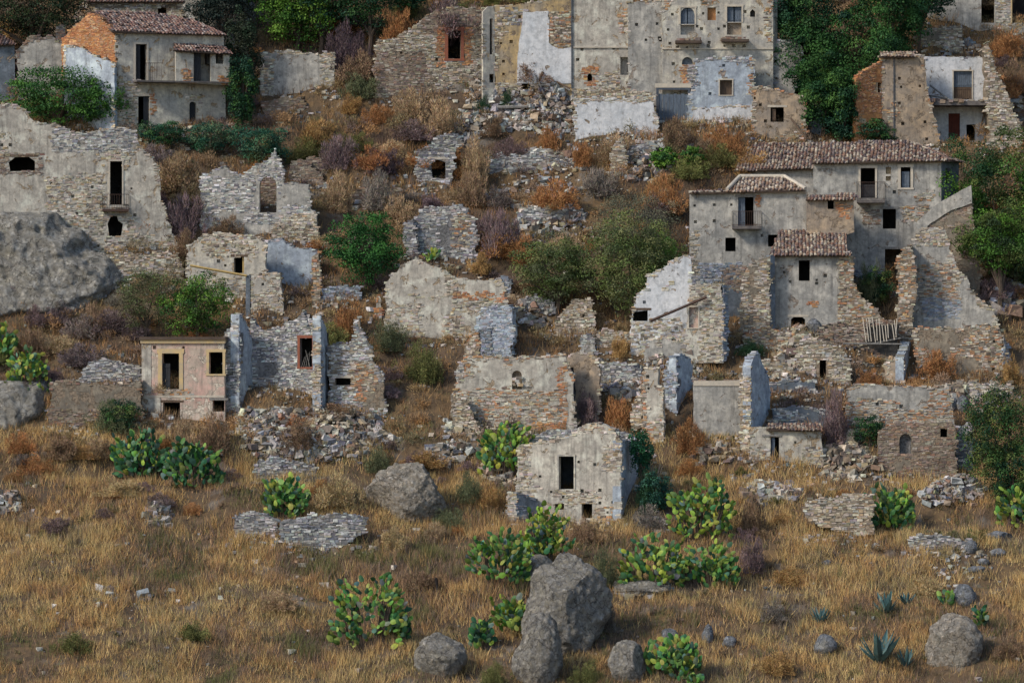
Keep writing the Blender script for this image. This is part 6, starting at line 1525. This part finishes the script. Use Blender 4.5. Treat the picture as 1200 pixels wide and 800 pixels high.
def agave(label, x0, y0, x1, y1, n=18):
    base = G((x0 + x1) / 2, y1); s = (base.y - CAM_Y) / 260 / PPM; w = (x1 - x0) / 2 * s; h = (y1 - y0) * s
    root = bpy.data.objects.new('agave', None); COL.objects.link(root); root.location = base; root.empty_display_size = .3
    root['label'] = label; root['category'] = 'agave'
    V = []; prof = [(0, .06, 0), (.35, .085, .05), (.7, .06, .04), (1, .0, 0)]
    for (z, r, c) in prof: V += [(-r, 0, z), (0, c * .8 + .01, z), (r, 0, z)]
    F = []
    for i in range(3):
        for j in range(2): F.append((i * 3 + j, i * 3 + j + 1, i * 3 + j + 4, i * 3 + j + 3))
    me = make_mesh('leaf', V, F, 'agave_leaf')
    for k in range(n):
        o = link('leaf', me, root); a = k * 2.399; el = rad(random.uniform(25, 85))
        d = Vector((math.cos(a) * math.cos(el), math.sin(a) * math.cos(el), math.sin(el)))
        L = min(h / max(.4, d.z), w / max(.3, abs(d.x))) * random.uniform(.85, 1.05)
        x_ = d.cross(Vector((0, 0, 1))).normalized(); y_ = d.cross(x_)
        M = Matrix((x_, y_, d)).transposed().to_4x4(); o.matrix_local = M @ Matrix.Diagonal((max(1.0, L), L, L, 1))
agave('tallest blue-green agave in the lower right field', 1008, 738, 1052, 778)
agave('small agave right beside the tallest one', 1050, 758, 1072, 784, 12)
agave('low blue-green agave above the tallest one', 1024, 692, 1052, 720, 14)
agave('flat blue-green agave right of the low one', 1048, 694, 1078, 710, 12)
agave('pale agave in grass left above the sunken blue rock', 948, 712, 974, 732, 12)
def stub(label, x0, y0, x1, y1, r=.12):
    b = G(x1, y1); s = (b.y - CAM_Y) / 260 / PPM
    top = b + Vector(((x0 - x1) * s, .1, (y1 - y0) * s))
    v, f = tube_np([b - Vector((0, 0, .3)), (b + top) / 2 + Vector((.05, 0, 0)), top, top + Vector((.02, 0, .05))], [r * .7, r * .75, r * 1.1, r * .6], 7)
    f.append(tuple(range(len(v) - 7, len(v))))
    o = link('charred_stump', make_mesh('charred_stump', [q - b for q in v], f, 'charred_wood')); o.location = b
    o['label'] = label; o['category'] = 'stump'
stub('thin charred stump standing upright right of the large lower prickly pear', 511, 680, 512, 702, .1)
stub('leaning charred stump in brown scrub right of the double mound', 884, 586, 893, 604, .1)

# ================================================================== GROUND SHEET
xs = np.concatenate([-np.geomspace(300, 44, 14), np.arange(-43.5, 43.6, .34), np.geomspace(44, 300, 14)])
ys = np.concatenate([np.linspace(-330, -40, 24), np.arange(-30, -4, 1.5), np.arange(-3, 84, .34), np.geomspace(85, 300, 20)])
XX, YY = np.meshgrid(xs, ys)
def ground(x, y):
    z = height(x, y)
    for (A, d, n, u0, u1, o0, o1, zf) in PADS:
        u = (x - A.x) * d.x + (y - A.y) * d.y; o_ = (x - A.x) * n.x + (y - A.y) * n.y
        z = np.where((u > u0 - .15) & (u < u1 + .15) & (o_ > o0 - .2) & (o_ < o1 - .45), np.minimum(z, zf), z)
    return z
ZZ = ground(XX, YY)
nx, ny = len(xs), len(ys)
I, J = np.meshgrid(np.arange(ny - 1), np.arange(nx - 1), indexing='ij'); I = I.ravel(); J = J.ravel()
F = np.stack([I * nx + J, I * nx + J + 1, (I + 1) * nx + J + 1, (I + 1) * nx + J], -1)
g = link('hillside', make_mesh('hillside', np.stack([XX, YY, ZZ], -1).reshape(-1, 3), F, 'dry_soil', smooth=True), kind='structure')
g['label'] = 'steep dry hillside of brown soil carrying the abandoned village'

# ================================================================== GRASS AND SCRUB COVER
def pick(pal, noisev, jit=.14):
    pal = np.array(pal); k = len(pal); t = np.clip(noisev, 0, .9999) * (k - 1); i = t.astype(int); f = (t - i)[:, None]
    c = pal[i] * (1 - f) + pal[np.minimum(i + 1, k - 1)] * f
    return np.clip(c * (1 + jit * RNG.standard_normal((len(c), 1))) , .01, .9)
def spread(v): return np.clip((v - .5) * 2.1 + .5, 0, 1)
def grass(name, n, y0, y1, lmin, lmax, pal, wid=.02, label='', dens=None, seed=0):
    nt_ = n // 26; cx = RNG.uniform(-41, 41, nt_); cy = RNG.uniform(y0, y1, nt_); ti = RNG.integers(0, nt_, n)
    sp = RNG.uniform(.08, .4, nt_)[ti]; loose = RNG.random(n) < .35
    x = np.where(loose, RNG.uniform(-41, 41, n), cx[ti] + RNG.normal(0, 1, n) * sp); y = np.where(loose, RNG.uniform(y0, y1, n), cy[ti] + RNG.normal(0, 1, n) * sp)
    vx = np.where(loose, 0, (x - cx[ti]) * .8); tb = np.where(loose, .5, RNG.random(nt_)[ti])
    if dens is not None:
        k = RNG.random(n) < dens(x, y); x, y, vx, tb = x[k], y[k], vx[k], tb[k]
    n = len(x); z = ground(x, y) - .04
    D = np.stack([vx + RNG.normal(0, .3, n), RNG.normal(-.1, .3, n), np.ones(n)], -1)
    hh = .4 + 1.2 * fbm(x / 1.9, y / 1.4, seed + 3, 2)
    L = RNG.uniform(lmin, lmax, n) * hh
    c = pick(pal, spread(.5 + 1.25 * (-.5 + .62 * fbm(x / 5.5, y / 4.0, seed + 7, 4) + .12 * vnoise(x / 1.1, y / .9, seed + 9) + .26 * tb)))
    V, F, C = blades(np.stack([x, y, z], -1), D, L, RNG.uniform(.6, 1.4, n) * wid, c)
    o = link(name, make_mesh(name, V, F, 'grass_blades', C), kind='stuff'); o['label'] = label; o['category'] = 'grass'
GP = [(.17, .18, .07), (.24, .20, .09), (.24, .18, .15), (.36, .23, .14), (.50, .29, .13), (.66, .43, .17), (.74, .56, .26), (.60, .42, .19), (.36, .33, .14), (.32, .22, .16), (.22, .18, .14)]
def dens_lo(x, y): return np.clip((fbm(x / 3.2, y / 2.2, 57, 4) - .30) * 5.5, .12, 1)
grass('dry_grass', 470000, -3, 28, .22, .78, GP, .016, 'dry ochre grass covering the open field below the village', dens_lo, seed=1)
def dens_g(x, y): return np.clip((fbm(x / 2.6, y / 2.0, 68, 3) - .60) * 9, 0, 1)
grass('green_weeds', 240000, -3, 60, .1, .3, [(.10, .14, .05), (.15, .19, .07), (.18, .19, .09)], .018, 'low green weeds in patches between the dry grass', dens_g, seed=4)
def dens_up(x, y): return np.clip((fbm(x / 4, y / 3, 51, 3) - .28) * 4, .15, 1)
grass('slope_grass', 260000, 28, 76, .25, .7, [(.16, .11, .09), (.25, .16, .10), (.40, .21, .09), (.46, .30, .13), (.30, .21, .12), (.17, .13, .10), (.36, .20, .09)], .022, 'rusty dry grass growing between the ruined walls', dens_up, seed=2)
# a mass of low scrub between the walls
def scrub(name, n, y0, y1, smin, smax, pal, label, seed):
    rg = np.random.default_rng(seed)
    x = rg.uniform(-41, 41, n); y = rg.uniform(y0, y1, n)
    if name == 'low_scrub':
        for (pl, u0, u1, zt, t_) in FEET:
            for k in range(int((u1 - u0) * .5)):
                u = rg.uniform(u0, u1); o = rg.uniform(.2, .9) if rg.random() < .8 else -t_ - rg.uniform(.2, 1.5)
                q = pl.w(u, 0, o); x = np.append(x, q.x); y = np.append(y, q.y)
        nn = len(x)
    else: nn = n
    n0 = n; n = nn
    m = 330
    S = smin + (smax - smin) * rg.random(n) ** 1.8; S[n0:] = rg.uniform(.2, .55, n - n0); z = ground(x, y) - .05
    cen = np.stack([x, y, z], -1)
    pc = pick(pal, spread(.45 * fbm(x / 6, y / 4, seed, 3) + .55 * (.2 + .6 * rg.random(n))), .12)
    mm = np.clip((m * (S / .9) ** 1.6).astype(int), 50, 900); idx = np.repeat(np.arange(n), mm); N_ = len(idx)
    K = 9
    cc_ = rg.normal(size=(n, K, 3)); cc_[:, :, 2] = np.abs(cc_[:, :, 2]); cc_ /= np.linalg.norm(cc_, axis=2, keepdims=True); cc_ *= rg.uniform(.25, .8, (n, K, 1))
    ki = rg.integers(0, K, N_); tint = rg.uniform(.7, 1.3, (n, K))[idx, ki]
    d = rg.normal(size=(N_, 3)); d /= np.linalg.norm(d, axis=1, keepdims=True)
    P = cen[idx] + (cc_[idx, ki] + d * rg.uniform(.15, .34, (N_, 1))) * S[idx][:, None] * np.array([1, .9, .8])
    D = d * .8 + cc_[idx, ki] * .4 + np.array([0, 0, .5]) + .3 * rg.normal(size=(N_, 3))
    V, F, C = blades(P, D, rg.uniform(.1, .26, N_), rg.uniform(.014, .030, N_), pc[idx] * tint[:, None] * rg.uniform(.75, 1.2, (N_, 1)))
    o = link(name, make_mesh(name, V, F, 'grass_blades', np.clip(C, .01, .9)), kind='stuff'); o['label'] = label; o['category'] = 'scrub'
scrub('low_scrub', 1700, 26, 80, .45, 1.5, [(.16, .12, .12), (.26, .19, .17), (.40, .28, .17), (.46, .25, .10), (.34, .24, .15), (.20, .18, .10), (.46, .33, .17), (.22, .20, .10), (.44, .22, .08)], 'mass of low brown and purple scrub between the ruins', 5)
scrub('field_scrub', 420, -2, 24, .2, .6, [(.14, .11, .09), (.24, .16, .10), (.13, .13, .06), (.30, .22, .12)], 'low brown weeds scattered through the dry field', 9)

# stones fallen from the walls onto their feet
px_, py_, ss_ = [], [], []
for (pl, u0, u1, zt, t_) in FEET:
    for k in range(int((u1 - u0) * 13)):
        q = pl.w(random.uniform(u0 - .5, u1 + .5), 0, abs(random.gauss(0, .75)) + .05); px_.append(q.x); py_.append(q.y)
for k in range(1500): px_.append(random.uniform(-38, 38)); py_.append(random.uniform(26, 72))
for k in range(420): px_.append(random.uniform(-33, 33)); py_.append(random.uniform(-2, 26))
px_ = np.array(px_); py_ = np.array(py_); n = len(px_)
V1 = np.array([(x_, y_, z_) for z_ in (-1, 1) for y_ in (-1, 1) for x_ in (-1, 1)], float)
F1 = np.array([(0, 2, 3, 1), (4, 5, 7, 6), (0, 1, 5, 4), (1, 3, 7, 5), (3, 2, 6, 7), (2, 0, 4, 6)])
V = V1[None] * (.82 + .3 * RNG.uniform(-1, 1, (n, 8, 3))) * (.05 + .17 * RNG.random((n, 1, 1)) ** 2) * RNG.uniform(.6, 1.4, (n, 1, 3)) * np.array([1.1, .9, .6])
an = RNG.uniform(0, 6.28, n); ca, sa = np.cos(an)[:, None], np.sin(an)[:, None]
V = np.stack([V[:, :, 0] * ca - V[:, :, 1] * sa, V[:, :, 0] * sa + V[:, :, 1] * ca, V[:, :, 2]], -1) + np.stack([px_, py_, ground(px_, py_) + .04], -1)[:, None]
F = (F1[None] + (np.arange(n) * 8)[:, None, None]).reshape(-1, 4)
o = link('fallen_stones', make_mesh('fallen_stones', V.reshape(-1, 3), F, 'stone', np.repeat(srgb_jit(PAL['grey'] + PAL['warm'], n, .15), 6, 0)), kind='stuff')
o['label'] = 'loose stones lying at the wall feet and across the slope'; o['category'] = 'stones'
